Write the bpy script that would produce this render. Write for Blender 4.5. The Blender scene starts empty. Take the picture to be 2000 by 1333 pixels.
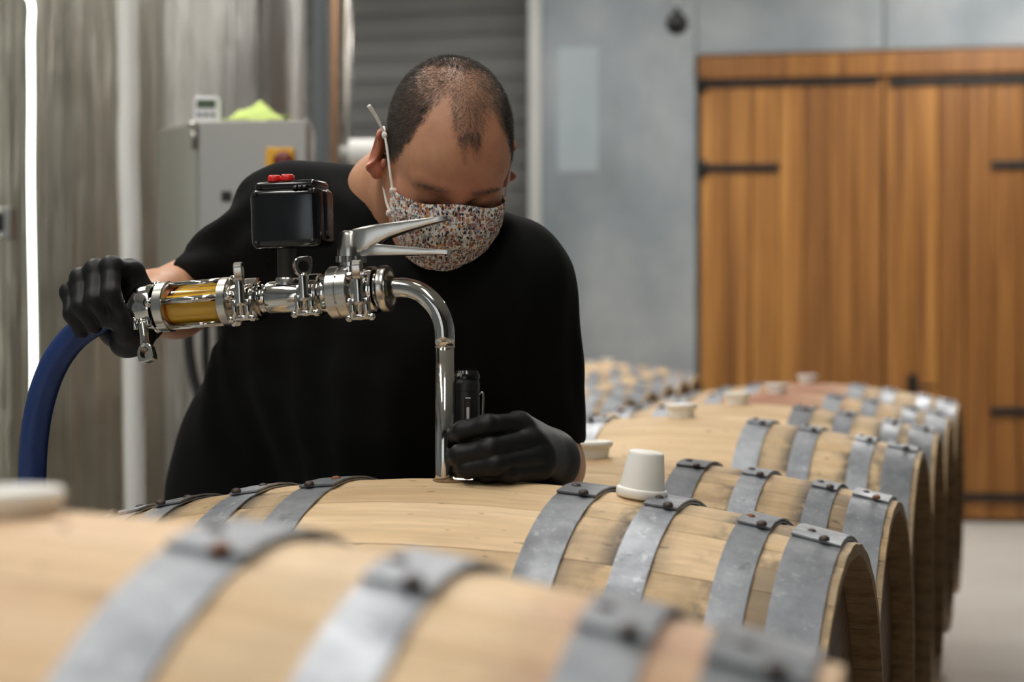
import bpy, bmesh, math, random
import numpy as np
from mathutils import Vector, Matrix
random.seed(7); np.random.seed(7)
R_ = math.radians
scene = bpy.context.scene
COL = scene.collection

# ------------------------------------------------------------------ camera, world, exposure
F = 3470.0                      # focal length in pixels of the 2000 x 1333 frame
CAMZ = 1.05
PITCH = R_(0.44)
cam_d = bpy.data.cameras.new('camera'); cam = bpy.data.objects.new('camera', cam_d); COL.objects.link(cam)
cam_d.sensor_width = 36.0; cam_d.lens = F/2000*36
cam.location = (0, 0, CAMZ); cam.rotation_euler = (math.pi/2-PITCH, 0, 0)
cam_d.clip_start = .05; cam_d.clip_end = 60
cam_d.dof.use_dof = True; cam_d.dof.focus_distance = 2.20; cam_d.dof.aperture_fstop = 3.6
scene.camera = cam
world = bpy.data.worlds.new('world'); scene.world = world; world.use_nodes = True
world.node_tree.nodes['Background'].inputs[0].default_value = (.75, .8, .85, 1)
world.node_tree.nodes['Background'].inputs[1].default_value = .02
vs = scene.view_settings
vs.view_transform = 'Standard'; vs.look = 'None'; vs.gamma = 1; vs.use_curve_mapping = False
vs.exposure = 1.3
LAMP = 9.0                      # brightness of the ceiling luminaires
# ceiling luminaires: (x, y, z, length along y, width, brightness factor)
LUMINAIRES = [(-1.6, 1.1, 3.3, 1.5, .30, 1.0), (-1.6, 3.6, 3.3, 1.5, .30, 1.0), (-1.6, 5.9, 3.3, 1.5, .30, 1.0),
              (-.1, .2, 3.3, 1.5, .30, .8), (-.1, 2.7, 3.3, 1.5, .30, .8), (-.1, 5.2, 3.3, 1.5, .30, .9),
              (.2, 8.3, 3.3, 1.5, .30, 1.0), (2.5, 8.0, 3.3, 1.5, .30, 2.2), (-.9, 9.3, 3.3, 1.0, .30, .5)]
FILL = .7                       # glow of the added fill panels behind the camera

def W(px, py, d):
    """world point seen at pixel (px, py) of the photograph, d metres in front of the camera"""
    x = (px-1000)/F; y = -(py-666.5)/F
    v = Vector((x, math.cos(PITCH)+y*math.sin(PITCH), y*math.cos(PITCH)-math.sin(PITCH)))
    v *= d/v.y
    return Vector((v.x, v.y, v.z+CAMZ))
def A(v): return np.array(v, dtype=np.float64)

# ------------------------------------------------------------------ node helpers
def mat(name, color=(.5,.5,.5), rough=.5, metal=0., **kw):
    m = bpy.data.materials.new(name); m.use_nodes = True
    b = m.node_tree.nodes['Principled BSDF']
    b.inputs['Base Color'].default_value = (*color, 1); b.inputs['Roughness'].default_value = rough
    b.inputs['Metallic'].default_value = metal
    for k, v in kw.items():
        b.inputs[k.replace('_', ' ')].default_value = v
    return m
class NT:
    def __init__(s, m): s.t = m.node_tree; s.b = s.t.nodes['Principled BSDF']
    def n(s, typ, inp=None, **kw):
        nd = s.t.nodes.new('ShaderNode'+typ)
        for k, v in kw.items(): setattr(nd, k, v)
        for k, v in (inp or {}).items():
            sk = nd.inputs[k]
            if isinstance(v, bpy.types.NodeSocket): s.t.links.new(v, sk)
            else: sk.default_value = v
        return nd
    def link(s, a, b): s.t.links.new(a, s.b.inputs[b])
    def math(s, op, a, b=0., c=0., clamp=False):
        nd = s.n('Math', {0: a, 1: b, 2: c}, operation=op); nd.use_clamp = clamp; return nd.outputs[0]
    def coord(s, kind='Object', scale=(1,1,1), off=None):
        c = s.n('TexCoord').outputs[kind]
        mp = s.n('Mapping', {'Vector': c, 'Scale': scale})
        if off is not None: s.t.links.new(off, mp.inputs['Location'])
        return mp.outputs[0]
    def noise(s, vec, scale=5., detail=3., rough=.55, dist=0.):
        return s.n('TexNoise', {'Vector': vec, 'Scale': scale, 'Detail': detail, 'Roughness': rough, 'Distortion': dist}).outputs['Fac']
    def ramp(s, fac, stops, interp='LINEAR'):
        r = s.n('ValToRGB', {'Fac': fac}); cr = r.color_ramp; cr.interpolation = interp
        while len(cr.elements) > 1: cr.elements.remove(cr.elements[-1])
        for i, (p, c) in enumerate(stops):
            if i == 0: e = cr.elements[0]; e.position = p
            else: e = cr.elements.new(p)
            e.color = (*c, 1) if len(c) == 3 else c
        return r.outputs['Color']
    def mix(s, fac, a, b, mode='MIX'):
        nd = s.n('Mix', data_type='RGBA', blend_type=mode)
        for sk, v in ((nd.inputs[0], fac), (nd.inputs[6], a), (nd.inputs[7], b)):
            if isinstance(v, bpy.types.NodeSocket): s.t.links.new(v, sk)
            elif sk.type == 'RGBA': sk.default_value = (*v, 1) if len(v) == 3 else v
            else: sk.default_value = v
        return nd.outputs[2]
    def bump(s, h, strength=.3, dist=.005):
        o = s.n('Bump', {'Height': h, 'Strength': strength, 'Distance': dist}).outputs[0]; s.link(o, 'Normal'); return o
    def rnd(s): return s.n('ObjectInfo').outputs['Random']
def g(v): return (v, v, v)

# ------------------------------------------------------------------ materials
def oak(name, light, dark, wine=0., mould=.55, knots=False):
    m = mat(name, light, .62); T = NT(m)
    r = T.rnd()
    off = T.n('CombineXYZ', {0: T.math('MULTIPLY', r, 7.), 1: T.math('MULTIPLY', r, 13.), 2: T.math('MULTIPLY', r, 5.)}).outputs[0]
    fine = T.noise(T.coord('Object', (6, 130, 130), off), 1., 4., .6)
    broad = T.noise(T.coord('Object', (2.2, 22, 22), off), 1., 3., .55, .6)
    c = T.ramp(broad, [(.3, dark), (.68, light)])
    c = T.mix(T.ramp(fine, [(.30, g(.38)), (.60, g(0.))]), c, tuple(x*.55 for x in dark))
    tone = T.math('ADD', T.math('MULTIPLY', r, .22), .90)
    c = T.mix(1., c, T.n('CombineColor', {0: tone, 1: T.math('POWER', tone, 1.15), 2: T.math('POWER', tone, 1.5)}).outputs[0], 'MULTIPLY')
    spk = T.noise(T.coord('Object', (34, 80, 80), off), 1., 2., .5)
    c = T.mix(T.ramp(spk, [(.68, g(0.)), (.75, g(.7))]), c, (.12, .055, .02))
    # black mould that gathers along the hoop edges
    ax = T.math('ABSOLUTE', T.n('SeparateXYZ', {0: T.coord('Object')}).outputs[0])
    band = T.ramp(T.math('MULTIPLY', ax, 2.), [(.0, g(.0)), (.27, g(.0)), (.365, g(.55)), (.40, g(.25)), (.43, g(.35)), (.47, g(1.)), (.555, g(.5)), (.60, g(.08)), (.64, g(.25)), (.68, g(1.)), (.765, g(.6)), (.80, g(.7)), (.92, g(.5))])
    mn = T.ramp(T.noise(T.coord('Object', (11, 7, 7), off), 1., 5., .68), [(.41, g(0.)), (.54, g(1.))])
    c = T.mix(T.math('MULTIPLY', T.math('MULTIPLY', band, mn), mould), c, (.085, .072, .058))
    if knots:
        kn_ = T.noise(T.coord('Object', (8, 11, 11), off), 1., 2., .4)
        ew = T.ramp(T.math('MULTIPLY', T.n('SeparateXYZ', {0: T.coord('Object')}).outputs[0], 2.), [(.66, g(0.)), (.78, g(.75)), (.84, g(.6)), (.98, g(.3))])
        c = T.mix(T.math('MULTIPLY', ew, T.ramp(T.noise(T.coord('Object', (4, 5, 5), off), 1., 3.), [(.3, g(.3)), (.6, g(1.))])), c, (.38, .16, .13))
        c = T.mix(T.ramp(kn_, [(.66, g(0.)), (.76, g(.65))]), c, (.22, .115, .045))
    if wine > 0:
        p = T.n('SeparateXYZ', {0: T.coord('Object')})
        d2 = T.math('MULTIPLY', p.outputs[0], p.outputs[0])
        wv = T.math('SUBTRACT', 1.05, T.math('MULTIPLY', d2, 22.))
        wn = T.math('MULTIPLY', wv, T.ramp(T.noise(T.coord('Object', (4, 7, 7), off), 1., 3., .5), [(.25, g(.25)), (.6, g(1.))]), clamp=True)
        c = T.mix(T.math('MULTIPLY', wn, wine), c, (.36, .13, .085))
    T.link(c, 'Base Color')
    T.bump(T.math('ADD', T.math('MULTIPLY', fine, .7), T.math('MULTIPLY', spk, .5)), .25, .002)
    return m
OAK = oak('oak_pale', (.78, .58, .35), (.66, .455, .245), 0., .95)
OAK_OLD = oak('oak_weathered', (.66, .47, .26), (.50, .33, .165), 0., .95)
OAK_WINE = oak('oak_wine_stained', (.74, .53, .30), (.60, .39, .20), .85, .8)
OAK_FRONT = oak('oak_front', (.84, .63, .40), (.76, .53, .29), .22, .15, True)
OAK_SHADE = mat('oak_end_shaded', (.26, .155, .07), .75); T = NT(OAK_SHADE)  # end grain and inner faces, shade of the barrel ends painted in as darker oak
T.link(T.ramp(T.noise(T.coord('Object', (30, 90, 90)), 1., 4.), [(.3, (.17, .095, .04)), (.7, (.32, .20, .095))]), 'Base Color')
HEADW = mat('head_oak_shaded', (.20, .10, .04), .6); T = NT(HEADW)  # head boards, their shade darkened into the wood colour
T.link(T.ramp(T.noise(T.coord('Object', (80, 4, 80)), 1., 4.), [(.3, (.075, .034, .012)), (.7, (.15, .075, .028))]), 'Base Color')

HOOP = mat('galvanised_hoop', (.45,.47,.5), .5, .55); T = NT(HOOP)
r = T.rnd(); off = T.n('CombineXYZ', {0: T.math('MULTIPLY', r, 9.), 1: T.math('MULTIPLY', r, 4.)}).outputs[0]
n1 = T.noise(T.coord('Object', (14, 14, 14), off), 1., 5., .65); n2 = T.noise(T.coord('Object', (90, 90, 90), off), 1., 3., .6)
c = T.ramp(n1, [(.32, (.24, .25, .275)), (.55, (.37, .39, .42)), (.75, (.50, .52, .55))])
c = T.mix(T.ramp(n2, [(.58, g(0.)), (.72, g(.55))]), c, (.62, .64, .67))
c = T.mix(T.ramp(T.noise(T.coord('Object', (30, 30, 30), off), 1., 3.), [(.66, g(0.)), (.76, g(.7))]), c, (.12, .12, .13))
tn = T.math('ADD', T.math('MULTIPLY', r, .45), .72)
c = T.mix(1., c, T.n('CombineColor', {0: tn, 1: tn, 2: tn}).outputs[0], 'MULTIPLY')
T.link(c, 'Base Color'); T.link(T.ramp(n1, [(.3, g(.62)), (.7, g(.42))]), 'Roughness'); T.bump(n2, .15, .001)
HOOP_D = HOOP.copy(); HOOP_D.name = 'darkened_hoop'
for nd in HOOP_D.node_tree.nodes:
    if nd.type == 'MATH' and nd.operation == 'ADD' and abs(nd.inputs[1].default_value-.72) < 1e-4: nd.inputs[1].default_value = .30
RIVET = mat('rivet_iron', (.09, .07, .065), .55, .6)
RIVET_RUST = mat('rivet_rusty', (.26, .11, .05), .7, .3)
SILI = mat('white_silicone', (.93, .915, .86), .42, Subsurface_Weight=.25, Subsurface_Radius=(.012,.011,.008))
STEEL = mat('polished_steel', (.56, .54, .50), .08, 1.)
T = NT(STEEL); T.link(T.ramp(T.noise(T.coord('Object', (30,30,30)), 1., 3.), [(.35, g(.04)), (.7, g(.13))]), 'Roughness')
STEEL_S = mat('satin_steel', (.55, .53, .49), .24, 1.)
T = NT(STEEL_S); T.bump(T.noise(T.coord('Object', (8, 8, 900)), 1., 2.), .05, .001)
STEEL_D = mat('dark_steel', (.30, .29, .27), .3, 1.)
GLASS = mat('clear_glass', (1, 1, 1), .01, 0., Transmission_Weight=1., IOR=1.2)
LIQ = mat('golden_wine', (.80, .50, .03), .12, 0., Subsurface_Weight=.35, Subsurface_Radius=(.02,.012,.002))
T = NT(LIQ); T.link(T.ramp(T.noise(T.coord('Object', (14,14,60)), 1., 3.), [(.3, (.74,.43,.02)), (.7, (.90,.58,.045))]), 'Base Color')
GASKET = mat('orange_gasket', (.40, .07, .01), .5)
BLK = mat('glossy_black_plastic', (.006, .006, .007), .16)
BLKM = mat('matt_black_plastic', (.012, .012, .013), .42)
RED = mat('red_plastic', (.62, .012, .008), .35)
HOSE = mat('blue_hose', (.008, .045, .20), .42); T = NT(HOSE)
uvw = T.n('TexCoord').outputs['UV']
wv = T.n('TexWave', {'Vector': uvw, 'Scale': 120., 'Distortion': .4, 'Detail': 1.}, wave_type='BANDS', bands_direction='Y').outputs['Fac']
T.link(T.mix(wv, (.0045,.024,.115), (.0065,.034,.150)), 'Base Color'); T.bump(wv, .10, .0008)
SHIRT = mat('black_cotton', (.0034, .0036, .0039), .9, Specular_IOR_Level=.16); T = NT(SHIRT)
T.bump(T.noise(T.coord('Object', (240,240,240)), 1., 2.), .2, .001)
JEANS = mat('dark_denim', (.015, .018, .028), .85)
SHOE = mat('shoe_leather', (.02, .018, .016), .5)
GLOVE = mat('black_nitrile', (.0058, .0060, .0066), .50, Specular_IOR_Level=.28); T = NT(GLOVE)
T.bump(T.noise(T.coord('Object', (60, 60, 60)), 1., 3., .5), .14, .002)
SKIN = mat('skin', (.52, .27, .17), .48, Subsurface_Weight=.18, Subsurface_Radius=(.010,.004,.002)); T = NT(SKIN)
att = T.n('Attribute', attribute_name='tint'); sp = T.n('SeparateColor', {0: att.outputs['Color']})
mott = T.noise(T.coord('Object', (40,40,40)), 1., 4., .6)
c = T.ramp(mott, [(.3, (.47,.225,.125)), (.7, (.57,.30,.175))])
c = T.mix(sp.outputs[0], c, (.50, .13, .085))                 # red: flushed skin
c = T.mix(T.math('MULTIPLY', sp.outputs[1], T.ramp(T.noise(T.coord('Object', (420,420,420)), 1., 2.), [(.3, g(.55)), (.7, g(.95))])), c, (.085, .06, .048))  # green: stubble on the scalp
T.link(c, 'Base Color'); T.bump(T.noise(T.coord('Object', (520,520,520)), 1., 3.), .12, .0006)
HAIR = mat('dark_hair', (.035, .024, .018), .45); T = NT(HAIR)
hr = T.n('Attribute', attribute_name='grey'); T.link(T.mix(T.n('SeparateColor', {0: hr.outputs['Color']}).outputs[0], (.028,.019,.014), (.36,.33,.30)), 'Base Color')
CORD = mat('white_elastic', (.80, .76, .70), .7)
# floral cotton print of the face mask
FLORAL = mat('floral_cotton', (.8,.78,.74), .8); T = NT(FLORAL)
uv = T.n('TexCoord').outputs['UV']
wob = T.n('TexNoise', {'Vector': uv, 'Scale': 55., 'Detail': 1.}).outputs['Color']
uvd = T.n('VectorMath', {0: uv, 1: T.n('VectorMath', {0: wob, 'Scale': .020}, operation='SCALE').outputs[0]}, operation='ADD').outputs[0]
def flowers(scale, radius, palette, seed, prev, dens):
    v = T.n('TexVoronoi', {'Vector': T.n('Mapping', {'Vector': uvd, 'Location': (seed, seed*.7, 0)}).outputs[0], 'Scale': scale, 'Randomness': .9})
    rc = T.n('SeparateColor', {0: v.outputs['Color']})
    inside = T.math('LESS_THAN', v.outputs['Distance'], radius)
    keep = T.math('LESS_THAN', rc.outputs[1], dens)
    n = len(palette); col = T.ramp(rc.outputs[0], [(i/n, p) for i, p in enumerate(palette)], 'CONSTANT')
    return T.mix(T.math('MULTIPLY', inside, keep), prev, col)
c = flowers(30, .46, [(.45,.20,.17),(.30,.33,.36),(.52,.30,.26),(.38,.40,.40)], 1.3, (.74,.70,.65), .85)
c = flowers(36, .40, [(.46,.17,.02),(.36,.11,.03),(.55,.27,.05),(.20,.22,.26)], 5.1, c, .62)
c = flowers(44, .40, [(.022,.024,.05),(.04,.035,.05),(.014,.016,.03)], 8.7, c, .55)
c = flowers(80, .36, [(.03,.03,.04),(.10,.09,.08),(.30,.16,.05)], 3.9, c, .5)
T.link(c, 'Base Color'); T.bump(T.noise(T.n('Mapping', {'Vector': uv, 'Scale': (300,300,300)}).outputs[0], 1., 1.), .15, .0006)

CONC = mat('concrete_wall', (.4,.42,.43), .8); T = NT(CONC)
r = T.rnd(); off = T.n('CombineXYZ', {0: T.math('MULTIPLY', r, 9.), 2: T.math('MULTIPLY', r, 7.)}).outputs[0]
n1 = T.noise(T.coord('Object', (.9,.9,.7), off), 1., 5., .6); n2 = T.noise(T.coord('Object', (2.6,2.6,1.6), off), 1., 4., .6)
c = T.ramp(n1, [(.3, (.165,.195,.215)), (.5, (.265,.295,.315)), (.70, (.42,.44,.445))])
c = T.mix(T.ramp(n2, [(.56, g(0.)), (.72, g(.5))]), c, (.22,.24,.24))
T.link(c, 'Base Color'); T.bump(n2, .2, .01)
CONC_B = mat('board_marked_concrete', (.3,.31,.31), .85); T = NT(CONC_B)
r = T.rnd(); t_ = T.math('ADD', T.math('MULTIPLY', r, .35), .8)
c = T.ramp(T.noise(T.coord('Object', (1.2, 2, 14)), 1., 4.), [(.3, (.22,.22,.215)), (.7, (.33,.33,.32))])
T.link(T.mix(1., c, T.n('CombineColor', {0: t_, 1: t_, 2: t_}).outputs[0], 'MULTIPLY'), 'Base Color')
FLOOR = mat('floor_resin', (.52,.49,.44), .38); T = NT(FLOOR)
n1 = T.noise(T.coord('Object', (1.3,1.3,1.3)), 1., 5.); T.link(T.ramp(n1, [(.3, (.50,.48,.44)), (.7, (.61,.59,.545))]), 'Base Color')
DARKW = mat('dark_panelling', (.07,.065,.06), .7)
CEIL = mat('ceiling_paint', (.55,.55,.54), .9)
PATCH = mat('smooth_plaster', (.40,.47,.50), .75)
T = NT(PATCH); T.link(T.ramp(T.noise(T.coord('Object', (2,2,1.2)), 1., 4.), [(.3, (.29,.345,.37)), (.7, (.37,.42,.44))]), 'Base Color')
PALE = mat('lit_edge', (.46,.47,.45), .7)
DOORW = mat('door_larch', (.48,.23,.06), .45); T = NT(DOORW)
r = T.rnd(); off = T.n('CombineXYZ', {0: T.math('MULTIPLY', r, 9.), 2: T.math('MULTIPLY', r, 7.)}).outputs[0]
n1 = T.noise(T.coord('Object', (26,26,.8), off), 1., 4., .55, .5)
c = T.ramp(n1, [(.28, (.165,.060,.010)), (.5, (.285,.113,.020)), (.72, (.45,.205,.045))])
t_ = T.math('ADD', T.math('MULTIPLY', r, .6), .72)
c = T.mix(1., c, T.n('CombineColor', {0: t_, 1: T.math('POWER', t_, 1.2), 2: T.math('POWER', t_, 1.5)}).outputs[0], 'MULTIPLY')
T.link(c, 'Base Color')
IRON = mat('black_iron', (.008,.0075,.007), .55, .2)
TANK2 = None
TANK = mat('tank_steel', (.42,.40,.335), .30, 1., Anisotropic=.9, Anisotropic_Rotation=.25); T = NT(TANK)
wob = T.noise(T.coord('Object', (9,9,.10)), 1., 5., .65); T.bump(wob, .95, .05)
T.link(T.n('Tangent', direction_type='RADIAL', axis='Z').outputs[0], 'Tangent')
TANK2 = TANK.copy(); TANK2.name = 'tank_steel_bright'; TANK2.node_tree.nodes['Principled BSDF'].inputs['Base Color'].default_value = (.66, .65, .62, 1)
CABM = mat('cabinet_steel', (.40,.385,.355), .36, .85); T = NT(CABM)
T.bump(T.noise(T.coord('Object', (200,200,3)), 1., 2.), .06, .001)
POSTM = mat('slate_post', (.15,.17,.185), .5, .3)
COPPER = mat('copper_pipe', (.36,.21,.12), .4, .7)
WPLAST = mat('white_plastic', (.74,.74,.75), .45)
PAPER = mat('paper_roll', (.82,.81,.79), .9)
GREY = mat('pale_grey_plastic', (.56,.555,.535), .5)
LCD = mat('lcd', (.055,.085,.045), .25)
BTN = mat('dark_button', (.045,.055,.06), .5)
YEL = mat('yellow_plastic', (.66,.34,.012), .4)
REDD = mat('dark_red_plastic', (.13,.012,.006), .4)
CLOTH = mat('lime_cloth', (.62,.76,.24), .95); T = NT(CLOTH)
T.bump(T.noise(T.coord('Object', (260,260,260)), 1., 2.), .4, .002)
RACKM = mat('rack_steel', (.20,.21,.22), .5, .5)
WIRE = mat('rod_white', (.6,.6,.6), .5)
def emat(name, col, s):
    m = mat(name, (.8,.8,.8), .4); b = m.node_tree.nodes['Principled BSDF']
    b.inputs['Emission Color'].default_value = (*col, 1); b.inputs['Emission Strength'].default_value = s; return m
TUBE_E = emat('glow_line', (.93, 1, .90), 3.2)
TORCH_E = emat('torch_led', (.82, .84, 1.), 30.)

# ------------------------------------------------------------------ object helpers
ORG = {}
def thing(name, label, cat, loc, rz=0., group=None):
    o = bpy.data.objects.new(name, None); COL.objects.link(o); o.location = loc; o.rotation_euler = (0,0,rz)
    o.empty_display_size = .1; tag(o, label, cat, group); ORG[o] = A(loc); return o
def tag(o, label=None, cat=None, group=None, kind=None):
    if label: o['label'] = label
    if cat: o['category'] = cat
    if group: o['group'] = group
    if kind: o['kind'] = kind
    return o
def mesh(name, V, Fc, smooth=True, uv=None, colattr=None):
    me = bpy.data.meshes.new(name); me.from_pydata([tuple(v) for v in V], [], [tuple(f) for f in Fc])
    if smooth: me.polygons.foreach_set('use_smooth', np.ones(len(me.polygons), dtype=bool))
    if uv is not None:
        l = me.uv_layers.new(name='UVMap'); li = np.zeros(len(me.loops), dtype=np.int32); me.loops.foreach_get('vertex_index', li)
        l.data.foreach_set('uv', np.asarray(uv, dtype=np.float32)[li].ravel())
    for nm, arr in (colattr or {}).items():
        at = me.attributes.new(nm, 'FLOAT_COLOR', 'POINT'); at.data.foreach_set('color', np.asarray(arr, dtype=np.float32).ravel())
    me.update(); return me
def link(name, me, m, parent=None, loc=(0,0,0), rot=(0,0,0)):
    o = bpy.data.objects.new(name, me); COL.objects.link(o); o.location = loc; o.rotation_euler = rot
    if m is not None and len(me.materials) == 0: me.materials.append(m)
    if parent is not None: o.parent = parent
    return o
def add(name, VF, m, parent=None, base=None, smooth=True, autosharp=None, **kw):
    """VF in world coordinates; a child keeps the origin of its thing (things used here are unrotated)"""
    V, Fc = VF[0], VF[1]; V = np.asarray([tuple(v) for v in V], dtype=np.float64)
    if parent is not None: org = ORG[parent]
    else:
        org = A(base) if base is not None else np.array([V[:,0].mean(), V[:,1].mean(), V[:,2].min()])
    me = mesh(name, V-org, Fc, smooth, **kw)
    if autosharp is not None:
        bm = bmesh.new(); bm.from_mesh(me); bmesh.ops.recalc_face_normals(bm, faces=bm.faces)
        for e in bm.edges:
            if len(e.link_faces) == 2 and e.calc_face_angle(0) > R_(autosharp): e.smooth = False
        bm.to_mesh(me); bm.free()
    o = link(name, me, m, parent)
    if parent is None: o.location = org
    ORG[o] = org; return o
def lathe(profile, segs=32, frame=None, cap=True):
    """revolve (s, r) about the frame's first axis; frame=(origin, a, b, c)"""
    O, a, b, c = frame; V, Fc = [], []
    O, a, b, c = A(O), A(a), A(b), A(c)
    for s, r in profile:
        for i in range(segs):
            t = 2*math.pi*i/segs; V.append(O+a*s+(b*math.cos(t)+c*math.sin(t))*r)
    n = len(profile)
    for j in range(n-1):
        for i in range(segs):
            i2 = (i+1) % segs; Fc.append((j*segs+i, j*segs+i2, (j+1)*segs+i2, (j+1)*segs+i))
    if cap:
        Fc.append(tuple(range(segs))[::-1]); Fc.append(tuple((n-1)*segs+i for i in range(segs)))
    return V, Fc
def frame_from(p0, p1):
    a = (Vector(p1)-Vector(p0)).normalized(); up = Vector((0,0,1)) if abs(a.z) < .9 else Vector((0,-1,0))
    c = a.cross(up).normalized(); b = c.cross(a); return (Vector(p0), a, b, c)
def cyl(p0, p1, r0, r1=None, segs=20, bev=0.):
    L = (Vector(p1)-Vector(p0)).length; r1 = r0 if r1 is None else r1
    pr = [(0, r0-bev), (bev, r0), (L-bev, r1), (L, r1-bev)] if bev else [(0, r0), (L, r1)]
    return lathe(pr, segs, frame_from(p0, p1))
def tube(pts, rad, segs=16, uvscale=None):
    P = [Vector(p) for p in pts]; n = len(P); rad = [rad]*n if not hasattr(rad, '__len__') else rad
    T_ = [(P[min(i+1,n-1)]-P[max(i-1,0)]).normalized() for i in range(n)]
    up = Vector((0,0,1)) if abs(T_[0].z) < .9 else Vector((0,-1,0)); nrm = (up-T_[0]*up.dot(T_[0])).normalized()
    V, Fc, UV = [], [], []; acc = 0
    for i in range(n):
        nrm = (nrm-T_[i]*nrm.dot(T_[i])).normalized(); bi = T_[i].cross(nrm)
        if i: acc += (P[i]-P[i-1]).length
        for k in range(segs):
            t = 2*math.pi*k/segs; V.append(P[i]+(nrm*math.cos(t)+bi*math.sin(t))*rad[i]); UV.append((k/segs, acc))
    for i in range(n-1):
        for k in range(segs):
            k2 = (k+1) % segs; Fc.append((i*segs+k, i*segs+k2, (i+1)*segs+k2, (i+1)*segs+k))
    Fc.append(tuple(range(segs))[::-1]); Fc.append(tuple((n-1)*segs+k for k in range(segs)))
    return V, Fc, UV
def catmull(pts, n=10):
    P = [Vector(p) for p in pts]; P = [P[0]*2-P[1]]+P+[P[-1]*2-P[-2]]; out = []
    for i in range(1, len(P)-2):
        for k in range(n):
            t = k/n; p0,p1,p2,p3 = P[i-1:i+3]
            out.append(.5*((2*p1)+(p2-p0)*t+(2*p0-5*p1+4*p2-p3)*t*t+(3*p1-p0-3*p2+p3)*t**3))
    out.append(P[-2]); return out
def box(lo, hi, bev=0., segs=2, M=None):
    bm = bmesh.new(); bmesh.ops.create_cube(bm, size=1.)
    lo, hi = Vector(lo), Vector(hi)
    for v in bm.verts:
        v.co = Vector(((v.co.x+.5)*(hi.x-lo.x)+lo.x, (v.co.y+.5)*(hi.y-lo.y)+lo.y, (v.co.z+.5)*(hi.z-lo.z)+lo.z))
    if bev: bmesh.ops.bevel(bm, geom=bm.edges[:], offset=bev, segments=segs, affect='EDGES', profile=.5)
    if M is not None: bm.transform(M)
    bm.verts.index_update(); V = [v.co.copy() for v in bm.verts]; Fc = [[v.index for v in f.verts] for f in bm.faces]; bm.free()
    return V, Fc
def join(*vfs):
    V, Fc = [], []
    for vf in vfs:
        o = len(V); V += list(vf[0]); Fc += [tuple(i+o for i in f) for f in vf[1]]
    return V, Fc
def xf(VF, M): return [M @ Vector(v) for v in VF[0]], VF[1]
def rotz(loc, rz): return Matrix.Translation(Vector(loc)) @ Matrix.Rotation(rz, 4, 'Z')

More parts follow.
